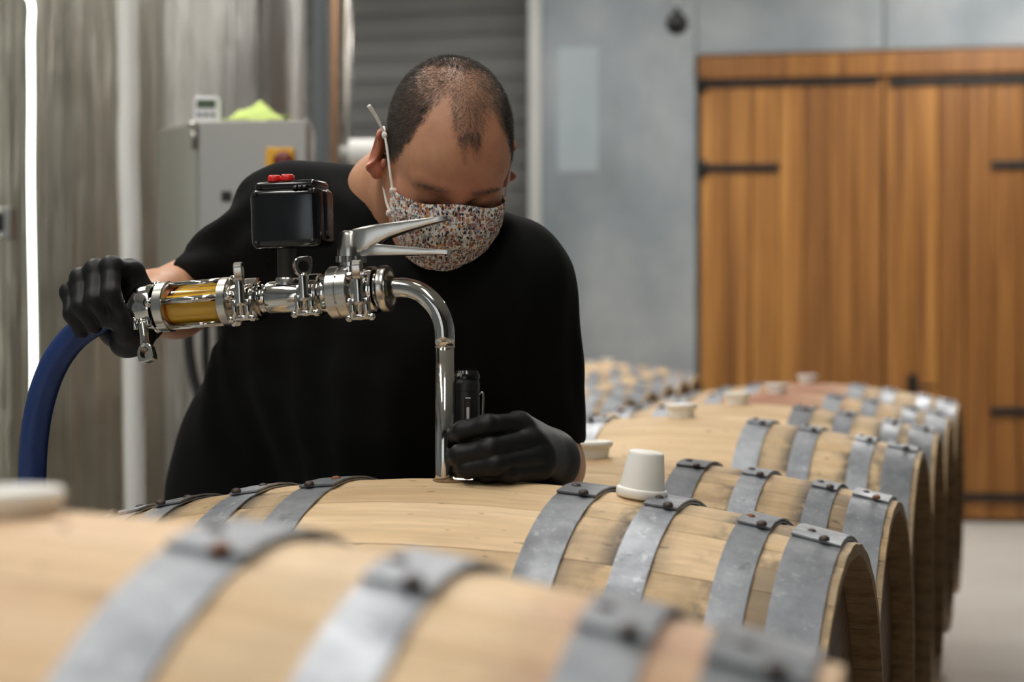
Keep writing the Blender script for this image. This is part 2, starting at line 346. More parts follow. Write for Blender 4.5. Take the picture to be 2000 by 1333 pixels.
# ------------------------------------------------------------------ implicit surfaces (numpy surface nets)
class Field:
    def __init__(s, lo, hi, h):
        s.lo = A(lo); s.h = h; n = np.ceil((A(hi)-s.lo)/h).astype(int)+1
        ax = [np.arange(n[i], dtype=np.float32)*np.float32(h)+np.float32(s.lo[i]) for i in range(3)]
        s.X, s.Y, s.Z = ax[0][:,None,None], ax[1][None,:,None], ax[2][None,None,:]; s.n = n
    def cap(s, p0, p1, r0, r1=None):
        p0, p1 = A(p0).astype(np.float32), A(p1).astype(np.float32); r1 = r0 if r1 is None else r1
        d = p1-p0; L2 = float((d*d).sum())+1e-9
        x, y, z = s.X-p0[0], s.Y-p0[1], s.Z-p0[2]
        t = np.clip((x*d[0]+y*d[1]+z*d[2])/np.float32(L2), 0, 1)
        return np.sqrt((x-t*d[0])**2+(y-t*d[1])**2+(z-t*d[2])**2)-(np.float32(r0)+np.float32(r1-r0)*t)
    def ell(s, c, r, M=None):
        c = A(c).astype(np.float32); r = A(r).astype(np.float32)
        x, y, z = s.X-c[0], s.Y-c[1], s.Z-c[2]
        if M is not None:   # rows of M are the ellipsoid's axes
            m = np.array(M, dtype=np.float32)
            x, y, z = (m[0,0]*x+m[0,1]*y+m[0,2]*z, m[1,0]*x+m[1,1]*y+m[1,2]*z, m[2,0]*x+m[2,1]*y+m[2,2]*z)
        k0 = np.sqrt((x/r[0])**2+(y/r[1])**2+(z/r[2])**2); k1 = np.sqrt((x/r[0]**2)**2+(y/r[1]**2)**2+(z/r[2]**2)**2)
        return k0*(k0-1)/np.maximum(k1, 1e-6)
    def plane(s, p, n):
        p, n = A(p), A(Vector(n).normalized()); return ((s.X-p[0])*n[0]+(s.Y-p[1])*n[1]+(s.Z-p[2])*n[2]).astype(np.float32)
    def barrel(s, top, ang, Rb, Lh):
        u = (math.cos(ang), math.sin(ang)); x, y, z = s.X-top.x, s.Y-top.y, s.Z-(top.z-Rb)
        t = x*u[0]+y*u[1]; q = -x*u[1]+y*u[0]; r = np.sqrt(q*q+z*z)
        return np.maximum(r-(Rb-Rb*.172*(np.abs(t)/Lh)**2), np.abs(t)-Lh).astype(np.float32)
    def torus(s, c, n, R, r):
        c, n = A(c), A(Vector(n).normalized()); x, y, z = s.X-c[0], s.Y-c[1], s.Z-c[2]
        h = x*n[0]+y*n[1]+z*n[2]; q = np.sqrt(np.maximum(x*x+y*y+z*z-h*h, 0))-R
        return (np.sqrt(q*q+h*h)-r).astype(np.float32)
    def chain(s, pts, rads, k=0.):
        d = None
        for i in range(len(pts)-1):
            e = s.cap(pts[i], pts[i+1], rads[i], rads[i+1]); d = e if d is None else smin(d, e, k)
        return d
    def mesh(s, D):
        D = np.broadcast_to(D, tuple(s.n)).astype(np.float32); D = D.copy()
        D[0]=D[-1]=1; D[:,0]=D[:,-1]=1; D[:,:,0]=D[:,:,-1]=1
        S = D < 0
        cnt = np.zeros(tuple(s.n-1), dtype=np.int8)
        cor = [(i,j,k) for i in (0,1) for j in (0,1) for k in (0,1)]
        sl = lambda o, n: slice(o, n-1+o)
        for c in cor: cnt += S[sl(c[0],s.n[0]), sl(c[1],s.n[1]), sl(c[2],s.n[2])]
        act = np.argwhere((cnt > 0) & (cnt < 8)); idx = -np.ones(cnt.shape, dtype=np.int64)
        idx[act[:,0], act[:,1], act[:,2]] = np.arange(len(act))
        P = np.zeros((len(act), 3)); C = np.zeros(len(act))
        for a in cor:
            for axis in range(3):
                if a[axis]: continue
                b = list(a); b[axis] = 1
                da = D[act[:,0]+a[0], act[:,1]+a[1], act[:,2]+a[2]].astype(np.float64); db = D[act[:,0]+b[0], act[:,1]+b[1], act[:,2]+b[2]].astype(np.float64)
                m = (da < 0) != (db < 0); t = np.where(m, da/np.where(m, da-db, 1), 0)
                for q in range(3): P[:,q] += np.where(m, a[q]+(t if q == axis else 0), 0)
                C += m
        P = (P/C[:,None]+act)*s.h+s.lo
        faces = []
        for axis in range(3):
            o1, o2 = [(1,2),(2,0),(0,1)][axis]
            sa = [slice(None)]*3; sb = [slice(None)]*3; sa[axis] = slice(0,-1); sb[axis] = slice(1,None)
            ch = S[tuple(sa)] != S[tuple(sb)]; e = np.argwhere(ch)
            ok = (e[:,o1] > 0) & (e[:,o2] > 0) & (e[:,o1] < s.n[o1]-1) & (e[:,o2] < s.n[o2]-1); e = e[ok]
            ins = S[tuple(e.T)]
            def cell(d1, d2):
                q = e.copy(); q[:,o1] -= d1; q[:,o2] -= d2; return idx[tuple(q.T)]
            q = np.stack([cell(1,1), cell(0,1), cell(0,0), cell(1,0)], 1)
            q[~ins] = q[~ins][:,::-1]; faces.append(q)
        return P, np.concatenate(faces)
def smin(a, b, k):
    if k <= 0: return np.minimum(a, b)
    h = np.maximum(k-np.abs(a-b), 0)/k; return np.minimum(a, b)-h*h*k*np.float32(.25)
def smax(a, b, k): return -smin(-a, -b, k)

# =================================================================== STRUCTURE
def struct(name, VF, m, smooth=False, base=None):
    o = add(name, VF, m, None, base, smooth); o['kind'] = 'structure'; return o
X0, X1, Y0, H = -3.6, 4.4, -3.2, 3.5
struct('floor', box((X0-.2, Y0-.2, -.15), (X1+.2, 13., 0)), FLOOR)
struct('ceiling', box((X0-.2, Y0-.2, H), (X1+.2, 13., H+.15)), CEIL)
struct('wall_left', box((X0-.2, Y0, 0), (X0, 13., H)), CONC)
struct('wall_right', box((X1, Y0, 0), (X1+.2, 13., H)), CONC)
struct('wall_front', box((X0, Y0-.2, 0), (X1, Y0, H)), DARKW)
for i, (xa, xb) in enumerate([(-3.3, -2.5), (-1.9, -1.2)]):  # unseen glowing panels added for frontal fill and streaks in the steel
    w_ = bpy.data.objects.new('fill_panel_%d' % (i+1), None); COL.objects.link(w_); w_.location = ((xa+xb)/2, Y0, 0); w_['kind'] = 'structure'; ORG[w_] = A(w_.location)
    add('pane', box((xa, Y0+.01, .25), (xb, Y0+.02, 2.9)), emat('fill_pane', (.90, .96, 1.), FILL), w_, smooth=False)
    for x_ in (xa-.05, (xa+xb)/2-.02, xb): add('panel_upright', box((x_, Y0, .2), (x_+.05, Y0+.05, 2.95)), IRON, w_, smooth=False)
    for z_ in (.2, 2.9): add('panel_crossbar', box((xa-.05, Y0, z_), (xb+.05, Y0+.05, z_+.05)), IRON, w_, smooth=False)
# back wall, turned 10 degrees; local x runs to the right along it, local y into it
BW = W(1365, 1010, 9.85); BW.z = 0; BROT = R_(-10.)
MB = rotz(BW, BROT)
def bx(px):     # local x on the back wall's face that shows at pixel column px
    k = (px-1000)/F; o = MB.translation; d = MB.to_3x3() @ Vector((1,0,0)); return (k*o.y-o.x)/(d.x-k*d.y)
def bz(py, px): # height on the wall's face
    p = MB @ Vector((bx(px), 0, 0)); return W(px, py, p.y).z
xl, xr = bx(1062), 3.2
wall = bpy.data.objects.new('wall_back', None); COL.objects.link(wall); wall.matrix_world = MB; wall['kind'] = 'structure'
def part_l(name, VF, m, parent, loc=(0,0,0), rot=(0,0,0), smooth=False):
    me = mesh(name, VF[0], VF[1], smooth); return link(name, me, m, parent, loc, rot)
dz_top = bz(112, 1450); dxr = bx(1725)+(bx(1725)-bx(1365))
part_l('wall_core', box((xl, .02, 0), (xr, .3, H)), CONC, wall)
seams = [xl, bx(1365)-.012, bx(1725), dxr+.012, xr]
part_l('panel', box((xl, -.06, .0), (seams[1]-.003, .018, H), .004), CONC, wall)
part_l('panel', box((seams[1]+.003, -.06, dz_top+.012), (seams[2]-.004, .018, H), .004), CONC, wall)
part_l('panel', box((seams[2]+.004, -.06, dz_top+.012), (seams[3]-.003, .018, H), .004), CONC, wall)
part_l('panel', box((seams[3]+.003, -.06, 0), (xr, .018, H), .004), CONC, wall)
part_l('plaster_patch', box((bx(1092), -.064, bz(338, 1130)), (bx(1170), -.058, bz(96, 1130)), .002), PATCH, wall)
trim = bpy.data.objects.new('trim_1', None); COL.objects.link(trim); trim.matrix_world = MB; trim['kind'] = 'structure'
part_l('corner_strip', box((xl-.075, -.085, 0), (xl-.002, .3, H), .008), PALE, trim)  # reveal edge catching light, its brightness put into the pale colour
# recess left of the corner: board-marked concrete, each board a course of its own
rec = bpy.data.objects.new('wall_recess', None); COL.objects.link(rec); rec.matrix_world = MB; rec['kind'] = 'structure'
ry = .75; part_l('wall_core', box((-4.6, ry+.03, 0), (xl+.2, ry+.2, H)), CONC_B, rec)
bh = .135; z = 0.
bm0 = mesh('board', *box((-4.6, -.012, .004), (xl+.12, .03, bh-.004), .004), smooth=False)
while z < H-bh:
    link('board', bm0, CONC_B, rec, (0, ry+random.uniform(-.003, .003), z)); z += bh
struct('trim_2', xf(box((-1.9, ry-.12, bz(432, 1040)-.03), (xl-.08, ry-.02, bz(415, 1040)), .01), MB), POSTM)

struct('wall_plinth', xf(box((-4.6, ry-.10, 0), (xl-.08, ry-.02, bz(436, 1040)-.03), .006), MB), CONC)
# timber double door
door_top = dz_top
def door(name, x0, x1, hinge_left):
    d = bpy.data.objects.new(name, None); COL.objects.link(d); d.matrix_world = MB; d['kind'] = 'structure'
    n = 7; w = (x1-x0)/n
    me = mesh('plank', *box((.002, -.055, .02), (w-.002, -.012, door_top-.13), .005), smooth=False)
    for i in range(n): link('plank', me, DOORW, d, (x0+i*w, random.uniform(-.003,.003), 0))
    def strap(py, short, pxr):
        zz = bz(py, pxr); L = (x1-x0)*(.42 if short else .955)
        lo, hi = (x0+.02, x0+.02+L) if hinge_left else (x1-.02-L, x1-.02)
        s = part_l('hinge_strap', box((lo, -.072, zz-.021), (hi, -.052, zz+.021), .004), IRON, d)
        hx = lo if hinge_left else hi
        part_l('hinge_pin', cyl((hx, -.07, zz-.045), (hx, -.07, zz+.045), .017, None, 12), IRON, s, smooth=True)
    for py, sh in ((165, 0), (330, 1), (803, 1), (970, 0)):
        pxr = 1450 if hinge_left else 1960
        strap(py-(6 if not hinge_left and py < 400 else 0), sh, pxr)
    return d
door('door_1', bx(1368), bx(1725)-.004, True)
d2 = door('door_2', bx(1725)+.004, dxr-.004, False)
hz = bz(760, 1780)
hd = part_l('door_handle', box((bx(1772), -.082, hz-.08), (bx(1790), -.052, hz+.08), .006), IRON, d2)
part_l('lever', tube([(bx(1781), -.08, hz+.02), (bx(1781), -.12, hz+.02), (bx(1781)+.02, -.128, hz+.02), (bx(1781)+.12, -.128, hz+.015)], .010, 10)[:2], IRON, hd, smooth=True)
dt = bpy.data.objects.new('trim_3', None); COL.objects.link(dt); dt.matrix_world = MB; dt['kind'] = 'structure'
part_l('door_head_beam', box((bx(1365), -.085, door_top-.128), (dxr+.002, -.01, door_top), .006), DOORW, dt)

# =================================================================== CEILING LUMINAIRES
for i, (x, y, z, L, w, k) in enumerate(LUMINAIRES):
    t = thing('ceiling_light', 'white linear ceiling luminaire above the barrel hall, out of the picture', 'light', (x, y, z), 0, 'linear ceiling luminaires')
    add('housing', box((x-w/2-.02, y-L/2-.02, z+.005), (x+w/2+.02, y+L/2+.02, z+.075), .006), WPLAST, t, smooth=False)
    add('diffuser', box((x-w/2, y-L/2, z-.012), (x+w/2, y+L/2, z+.004), .003), emat('luminaire_diffuser', (1., .97, .92), LAMP*k), t, smooth=False)
    for yy in (y-L*.4, y+L*.4): add('hanger', cyl((x, yy, z+.07), (x, yy, H), .004, None, 8), WIRE, t)

# =================================================================== BARRELS
HOOP_T = [(.160, .045), (.257, .038), (.361, .037), (.4285, .053)]     # distance from the bung, width
def prof(t, Rb, Lh): return Rb-(Rb*.172)*(abs(t)/Lh)**1.9
STV = {}
def stave_meshes(Rb, Lh):
    key = (round(Rb, 4), round(Lh, 4))
    if key in STV: return STV[key]
    out = {}
    for wdeg in (10, 13, 15):
        hw = R_(wdeg)/2; V, Fc = [], []; nt = 14; na = 3; gap = .0005
        for i in range(nt+1):
            t = -Lh+2*Lh*i/nt; r = prof(t, Rb, Lh)
            for j in range(na+1):
                a = (-1+2*j/na)*(hw-gap/r); rr = r-(.0016 if j in (0, na) else 0)
                V.append((t, -rr*math.sin(a), rr*math.cos(a)))
            ri = r-.027+.014*max(0, abs(t)/Lh-.88)/.12
            for j in (na, 0):
                a = (-1+2*j/na)*(hw-gap/r); V.append((t, -ri*math.sin(a), ri*math.cos(a)))
        m = na+3
        for i in range(nt):
            for j in range(m):
                j2 = (j+1) % m; Fc.append((i*m+j, i*m+j2, (i+1)*m+j2, (i+1)*m+j))
        Fc.append(tuple(range(m))[::-1]); Fc.append(tuple(nt*m+j for j in range(m)))
        me = mesh('stave', V, Fc, True)
        bm = bmesh.new(); bm.from_mesh(me); bmesh.ops.recalc_face_normals(bm, faces=bm.faces)
        for e in bm.edges:
            if len(e.link_faces) == 2 and e.calc_face_angle(0) > R_(40): e.smooth = False
        bm.to_mesh(me); bm.free()
        me.materials.append(OAK); me.materials.append(OAK_SHADE)
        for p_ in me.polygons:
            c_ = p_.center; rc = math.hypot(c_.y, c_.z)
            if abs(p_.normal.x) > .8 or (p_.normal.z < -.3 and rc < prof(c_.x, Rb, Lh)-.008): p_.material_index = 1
        out[wdeg] = me
    # hoops: a conical band whose ends lap over the top, the outer end facing the camera side
    hoops = []
    for tc, w in HOOP_T:
        tc *= Lh/.464; V, Fc = [], []; n = 72
        r0, r1 = prof(tc-w/2, Rb, Lh)+.0006, prof(tc+w/2, Rb, Lh)+.0006
        def ring(a, lift):
            c, s = math.cos(a), math.sin(a)
            for x, r in ((tc-w/2, r0+.0022+lift), (tc+w/2, r1+.0022+lift), (tc+w/2, r1+lift), (tc-w/2, r0+lift)):
                V.append((x, -r*s, r*c))
        a0, a1 = R_(-26), R_(360+9)          # laps over itself between -26 and +9 degrees (camera side is positive)
        for i in range(n+1):
            a = a0+(a1-a0)*i/n; ring(a, .0032 if a > R_(360-30) else 0.)
        for i in range(n):
            for j in range(4):
                j2 = (j+1) % 4; Fc.append((i*4+j, i*4+j2, (i+1)*4+j2, (i+1)*4+j))
        Fc.append((3,2,1,0)); Fc.append((n*4, n*4+1, n*4+2, n*4+3))
        me = mesh('hoop', V, Fc, True)
        bm = bmesh.new(); bm.from_mesh(me); bmesh.ops.recalc_face_normals(bm, faces=bm.faces)
        for e in bm.edges:
            if len(e.link_faces) == 2 and e.calc_face_angle(0) > R_(40): e.smooth = False
        bm.to_mesh(me); bm.free(); hoops.append((me, tc, (r0+r1)/2+.0055))
    riv = mesh('rivet', *lathe([(-.001, .0060), (.0015, .0058), (.0032, .0044), (.0040, .0020)], 12, ((0,0,0), (0,0,1), (1,0,0), (0,1,0))))
    # head boards
    boards = []; rh = prof(Lh-.035, Rb, Lh)-.024; nb = 7; bw = 2*rh/nb
    for i in range(nb):
        y0, y1 = -rh+i*bw+.0006, -rh+(i+1)*bw-.0006; n = 4; V, Fc = [], []
        ys = [y0+(y1-y0)*j/n for j in range(n+1)]
        for xx in (0., .022):
            for y in ys: V.append((xx, y, math.sqrt(max(rh*rh-y*y, 0))))
            for y in ys: V.append((xx, y, -math.sqrt(max(rh*rh-y*y, 0))))
        N = 2*(n+1)
        for o in (0, N):
            for j in range(n): Fc.append((o+j, o+j+1, o+n+1+j+1, o+n+1+j))
        for j in range(n):
            Fc.append((j, j+1, N+j+1, N+j)); Fc.append((n+1+j, n+2+j, N+n+2+j, N+n+1+j))
        Fc.append((0, n+1, N+n+1, N)); Fc.append((n, 2*n+1, N+2*n+1, N+n))
        boards.append(mesh('head_board', V, Fc, False))
    STV[key] = (out, hoops, riv, boards); return STV[key]

def barrel(label, top, rz, Rb=.345, Lh=.464, wood=OAK, seed=0, group=None, spin=0., detail=True, dark=(), tilt=0.):
    """top = bung point on the bilge"""
    rnd = random.Random(seed)
    t = thing('oak_barrel', label, 'barrel', (top.x, top.y, top.z-2*Rb), rz, group)
    t.rotation_euler.y = tilt
    st, hoops, riv, boards = stave_meshes(Rb, Lh)
    seq = [10]*8+[13]*10+[15]*9; rnd.shuffle(seq); seq = [15]+seq; a = -7.5+spin
    for wdeg in seq:
        o = link('stave', st[wdeg], None, t, (0, 0, Rb), (R_(a+wdeg/2), 0, 0)); a += wdeg
        if not o.data.materials: o.data.materials.append(wood)
        o.material_slots[0].link = 'OBJECT'; o.material_slots[0].material = wood
    for sgn in (1, -1):
        for hi_, (me, tc, rr) in enumerate(hoops):
            h = link('hoop', me, HOOP, t, (0, 0, Rb), (0, 0, 0))
            if (sgn, hi_) in dark: h.material_slots[0].link = 'OBJECT'; h.material_slots[0].material = HOOP_D; h['label'] = 'darker grey hoop'
            if sgn < 0: h.scale.x = -1
            if detail:
                for dx, da in ((-.010, -3.), (.009, -9.)):
                    aa = R_(da); q = link('rivet', riv, None, h, (tc+dx, rr*math.sin(aa), rr*math.cos(aa)), (-aa, 0, 0))
                    if not riv.materials: riv.materials.append(RIVET)
                    q.material_slots[0].link = 'OBJECT'; q.material_slots[0].material = RIVET_RUST if rnd.random() < .08 else RIVET
        for b in boards:
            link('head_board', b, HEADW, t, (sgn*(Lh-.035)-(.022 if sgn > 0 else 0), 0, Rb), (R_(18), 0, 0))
    return t

ANG = R_(-18.5); U = Vector((math.cos(ANG), math.sin(ANG), 0)); NB = Vector((-U.y, U.x, 0))
TOP0 = W(896, 937, 2.10)
RACK_Z = TOP0.z-2*.345
b0 = barrel('pale oak barrel in sharp focus with the steel pipe and torch at its bung hole', TOP0, ANG, seed=3, wood=OAK, dark=((1, 0), (-1, 0)))
bh_ = part_l('bung_hole', lathe([(-.004, .020), (.0008, .0245), (.0012, .0265), (-.002, .0285)], 32, ((0,0,0), (0,0,1), (1,0,0), (0,1,0))), OAK_SHADE, b0, (-.004, 0, 2*.345-.0004), smooth=True)
row = [
 ('weathered oak barrel right behind the sharply focused one, with one dark hoop', .333, OAK_OLD, 5, 0.),
 ('clean yellowish oak barrel third in the row, with broad bare bilge and a white bung', .347, OAK, 8, 0.),
 ('oak barrel fourth in the row, straw-coloured, behind the clean yellowish one', .345, OAK, 11, 0.),
 ('wine-stained oak barrel, fifth in the row, reddish around its bung', .345, OAK_WINE, 14, 0.),
 ('wine-stained oak barrel furthest back in the row in front of the timber door', .348, OAK_WINE, 17, 0.)]
TOPS = [TOP0]; ROWD = Vector((math.sin(R_(15.9)), math.cos(R_(15.9)), 0))
for k, (lb, Rb, wd, sd, sh) in enumerate(row, 1):
    c = TOP0+ROWD*(.722*k)+U*sh; c.z = RACK_Z+2*Rb
    barrel(lb, c, ANG+R_(.6*min(k, 3)), Rb, .464, wd, sd, dark=((1, 0),) if k == 1 else ()); TOPS.append(c-U*sh if k == 1 else c)
# big blurred barrel close to the camera
FR_ANG = R_(-13.); FR_TOP = W(-120, 992, 1.03); FR_R = .372; FU = Vector((math.cos(FR_ANG), math.sin(FR_ANG), 0))
barrel('large blurred oak barrel closest to the camera, filling the bottom left', FR_TOP, FR_ANG, FR_R, .500, OAK_FRONT, 21, tilt=R_(1.3))
# second row further back on the left
far_c = W(969, 743, 6.0)
FAR_ANG = R_(-16.5); FAU = Vector((math.cos(FAR_ANG), math.sin(FAR_ANG), 0)); FAN = Vector((math.sin(R_(10.3)), math.cos(R_(10.3)), 0))
FAR = []
for k in range(5):
    c = far_c+FAN*(.715*k); FAR.append(c)
    barrel(['blurred pale barrel nearest in the far row, right beside the black sleeve',
            'blurred barrel second in the far row, only its hoops and dark head showing',
            'blurred barrel third in the far row by the concrete wall',
            'blurred barrel fourth in the far row, with the left of the two far white bungs',
            'blurred barrel furthest back in the far row, beside the door jamb'][k], c, FAR_ANG, .345, .464, OAK, 40+k, None, 0., False)

# racks that carry the barrels
def rack(label, c0, c1, ang, top, width=.30):
    d = (c1-c0); L = d.length; yaw = math.atan2(d.y, d.x)
    t = thing('barrel_rack', label, 'rack', (c0.x, c0.y, 0), yaw)
    zt = top
    for s in (-1, 1):
        part_l('rail', box((-.32, s*width-.025, zt-.075), (L+.32, s*width+.025, zt-.022), .004), RACKM, t)
        for xx in (-.28, L/2, L+.28):
            part_l('foot', box((xx-.03, s*width-.03, 0), (xx+.03, s*width+.03, zt-.07), .004), RACKM, t)
    n = max(1, round(L/.72))
    for i in range(n+1):
        x = L*i/n if L > .01 else 0
        for s in (-1, 1):
            part_l('cradle', box((x-.10, s*width-.02, zt-.03), (x+.10, s*width+.02, zt+.001), .003), RACKM, t)
    return t
rack('grey steel rack under the row of oak barrels', Vector((TOP0.x, TOP0.y, 0)), Vector((TOPS[-1].x, TOPS[-1].y, 0)), ANG, RACK_Z+.012)
rack('grey steel rack under the blurred far row of barrels', Vector((far_c.x, far_c.y, 0)), Vector((FAR[-1].x, FAR[-1].y, 0)), FAR_ANG, far_c.z-.69+.012)
fr_b = FR_TOP.z-2*FR_R
rack('grey steel rack under the large blurred front barrel', Vector((FR_TOP.x, FR_TOP.y, 0)), Vector((FR_TOP.x, FR_TOP.y, 0))+Vector((-FU.y, FU.x, 0))*.001, FR_ANG, fr_b-.010)

# bungs
def bung(label, p, axis, show=.026, flip=False, scale=1.):
    a = Vector(axis).normalized(); f = frame_from(p, Vector(p)+a)
    if flip:   # lying upside down: rim below, narrow end up
        pr = [(0, .0275), (.002, .0295), (.009, .0295), (.0105, .0285), (.0112, .0262), (.050, .0205), (.0525, .0195), (.0535, .017), (.0537, .010)]
    else:
        pr = [(-.024, .0215), (show-.011, .0272), (show-.009, .0305), (show-.006, .0325), (show-.002, .0325), (show, .031), (show+.0002, .020), (show-.0025, .018)]
    pr = [(s*scale, r*scale) for s, r in pr]
    o = add('bung', lathe(pr, 36, f), SILI, None, p, True, 50); tag(o, label, 'bung', None)
    return o
gl = ['white bung just right of the gloved wrist, on the weathered barrel', 'white bung on the clean yellowish barrel, third in the row',
      'white bung on the straw-coloured barrel, fourth in the row', 'white bung on the nearer wine-stained barrel', 'white bung on the furthest barrel in front of the door']
for k in range(1, 6):
    p = TOPS[k].copy()
    if k == 1: p = W(1157, 895, TOPS[1].y); p.z = TOPS[1].z-.001
    bung(gl[k-1], p, (0, 0, 1))
tb = .222
slope = math.atan((prof(tb-.01, .345, .464)-prof(tb+.01, .345, .464))/.02)
bp = TOP0+U*tb; bp.z = TOP0.z-.345+prof(tb, .345, .464)+.0012
bung('white bung standing upside down between two hoops of the focused barrel', bp+Vector((0,0,-.001)), Vector((U.x*math.sin(slope), U.y*math.sin(slope), math.cos(slope))), flip=True)
p = FR_TOP+FU*.044
bung('big blurred white bung on the front barrel at the left edge', p+Vector((0,0,-.002)), (0,0,1), show=.014)
for k, px in ((3, 1150), (4, 1184)):
    p = W(px, 716, FAR[k].y); p.z = FAR[k].z-.004
    bung(['left of the two small blurred white bungs on the far row', 'right of the two small blurred white bungs on the far row'][k-3], p, (0,0,1))

# =================================================================== TANKS, CABINET AND PIPES ON THE LEFT
def tank(label, px_c, d, r, m_, z1=3.2):
    c = W(px_c, 640, d); c.z = 0
    t = thing('steel_tank', label, 'tank', (c.x, c.y, 0))
    f = ((c.x, c.y, 0), (0,0,1), (1,0,0), (0,1,0))
    add('shell', lathe([(.32, r-.02), (.34, r), (z1, r), (z1+.02, r-.02)], 128, f), m_, t, autosharp=40)
    add('cone_bottom', lathe([(.20, .08), (.325, r-.02)], 64, f), m_, t)
    for k in range(3):
        a = k*2.1+.4; x, y = c.x+math.cos(a)*r*.75, c.y+math.sin(a)*r*.75
        add('leg', cyl((x, y, 0), (x, y, .36), .035, None, 16), STEEL_S, t)
    return t, c
t1, c1 = tank('large brushed steel wine tank at the left edge of the picture', -215, 5.25, .80, TANK)
t2, c2 = tank('narrower steel wine tank behind the control cabinet', 322, 6.55, .515, TANK2)
# hatch bracket on the left tank
p = W(8, 436, 4.46)
hb = thing('tank_latch', 'small dark metal latch on the tank at the left edge', 'latch', p)
add('plate', box(p+Vector((-.045, -.014, -.04)), p+Vector((.018, .06, .04)), .004), STEEL_D, hb, smooth=False)
add('slot', box(p+Vector((-.020, -.022, -.022)), p+Vector((.004, -.012, .022)), .003), IRON, hb, smooth=False)
for zz in (-.031, .031): add('screw', cyl(p+Vector((-.008, -.02, zz)), p+Vector((-.008, -.01, zz)), .006, None, 10), STEEL, hb)
# bright vertical line on the tank, built as a glowing tube
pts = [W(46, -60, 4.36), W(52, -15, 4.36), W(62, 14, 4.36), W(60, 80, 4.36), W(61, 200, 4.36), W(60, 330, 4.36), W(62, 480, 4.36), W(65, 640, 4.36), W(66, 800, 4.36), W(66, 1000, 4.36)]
lt = thing('glow_line', 'thin glowing white line running vertically down the left tank', 'light', W(66, 1000, 4.36))
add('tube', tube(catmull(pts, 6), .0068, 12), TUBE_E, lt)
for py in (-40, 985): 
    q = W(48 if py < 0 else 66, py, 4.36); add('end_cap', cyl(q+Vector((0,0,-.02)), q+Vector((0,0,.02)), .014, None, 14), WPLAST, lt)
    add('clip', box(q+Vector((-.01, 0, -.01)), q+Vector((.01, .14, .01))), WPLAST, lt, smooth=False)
# pale vertical stripe on the tank, built as a solid grey bar
pts = [W(249, -60, 4.62), W(250, 120, 4.62), W(252, 200, 4.62), W(250, 300, 4.62), W(254, 430, 4.62), W(258, 620, 4.62), W(263, 980, 4.62), W(266, 1180, 4.62)]
o = add('pale_stripe', tube(catmull(pts, 4), .027, 24), GREY, None, W(266, 1180, 4.62)); tag(o, 'pale grey vertical stripe running down beside the left tank', 'pipe')
# control cabinet
CB = W(385, 236, 4.25); CROT = R_(17)
MC = rotz((CB.x, CB.y, 0), R_(-4)); zt = CB.z; cw, ch, cd = .272, .47, .16
cab = thing('control_cabinet', 'grey steel control cabinet on the tank behind the man', 'cabinet', (CB.x, CB.y, zt-ch))
# plan of the cabinet: a front face square to the camera and a side face swung back to the left
plan = [(0, 0), (cw, .012), (cw-.02, cd+.02), (-.142, cd)]
def prism(plan, z0, z1, M, bev=0.):
    bm = bmesh.new(); lo = [bm.verts.new((x, y, z0)) for x, y in plan]; hi = [bm.verts.new((x, y, z1)) for x, y in plan]; n = len(plan)
    bm.faces.new(lo[::-1]); bm.faces.new(hi)
    for i in range(n): bm.faces.new((lo[i], lo[(i+1)%n], hi[(i+1)%n], hi[i]))
    if bev: bmesh.ops.bevel(bm, geom=bm.edges[:], offset=bev, segments=2, affect='EDGES', profile=.5)
    bm.transform(M); bm.verts.index_update(); r = [v.co.copy() for v in bm.verts], [[v.index for v in f.verts] for f in bm.faces]; bm.free(); return r
add('body', prism(plan, zt-ch, zt-.004, MC, .003), CABM, cab, smooth=False)
add('door', box((.006, -.016, zt-ch+.006), (cw-.004, .002, zt-.002), .003, 2, MC), CABM, cab, smooth=False)
for zz in (zt-.045, zt-ch+.08):
    h = add('hinge', cyl(MC @ Vector((-.006, -.008, zz-.025)), MC @ Vector((-.006, -.008, zz+.025)), .008, None, 12), STEEL_D, cab)
    add('hinge_screw', cyl(MC @ Vector((-.006, -.022, zz+.034)), MC @ Vector((-.006, -.004, zz+.034)), .008, None, 12), STEEL, cab)
es = MC @ Vector((.205, -.018, 0)); es.z = W(552, 318, 4.23).z
e = add('switch_plate', box((-.034, -.012, -.034), (.034, .006, .034), .005, 2, Matrix.Translation(es)), YEL, cab, smooth=False)
add('switch_knob', lathe([(0, .022), (.012, .024), (.022, .022), (.026, .015)], 24, (es+Vector((.009,-.010,0)), (0,-1,0), (1,0,0), (0,0,1))), REDD, e)
q = MC @ Vector((.075, -.018, 0)); q.z = W(447, 384, 4.23).z
add('nameplate', box((-.012,-.003,-.012), (.012,.003,.012), .001, 1, Matrix.Translation(q)), IRON, cab, smooth=False)
add('wall_bracket', box((.02, cd, zt-ch+.05), (.20, cd+.95, zt-ch+.09), .002, 1, MC), STEEL_D, cab, smooth=False)
# display meter on the cabinet
dm = W(404, 230, 4.30); dm.z = zt
m_ = thing('display_meter', 'small white digital display with three buttons on top of the cabinet', 'meter', dm)
add('case', box(dm+Vector((-.030,-.008,0)), dm+Vector((.030,.022,.064)), .004), WPLAST, m_, smooth=False)
add('screen', box(dm+Vector((-.023,-.0105,.036)), dm+Vector((.023,-.007,.056)), .001), LCD, m_, smooth=False)
for k in (-1, 0, 1): add('button', cyl(dm+Vector((k*.0165,-.012,.020)), dm+Vector((k*.0165,-.006,.020)), .0055, None, 14), BTN, m_)
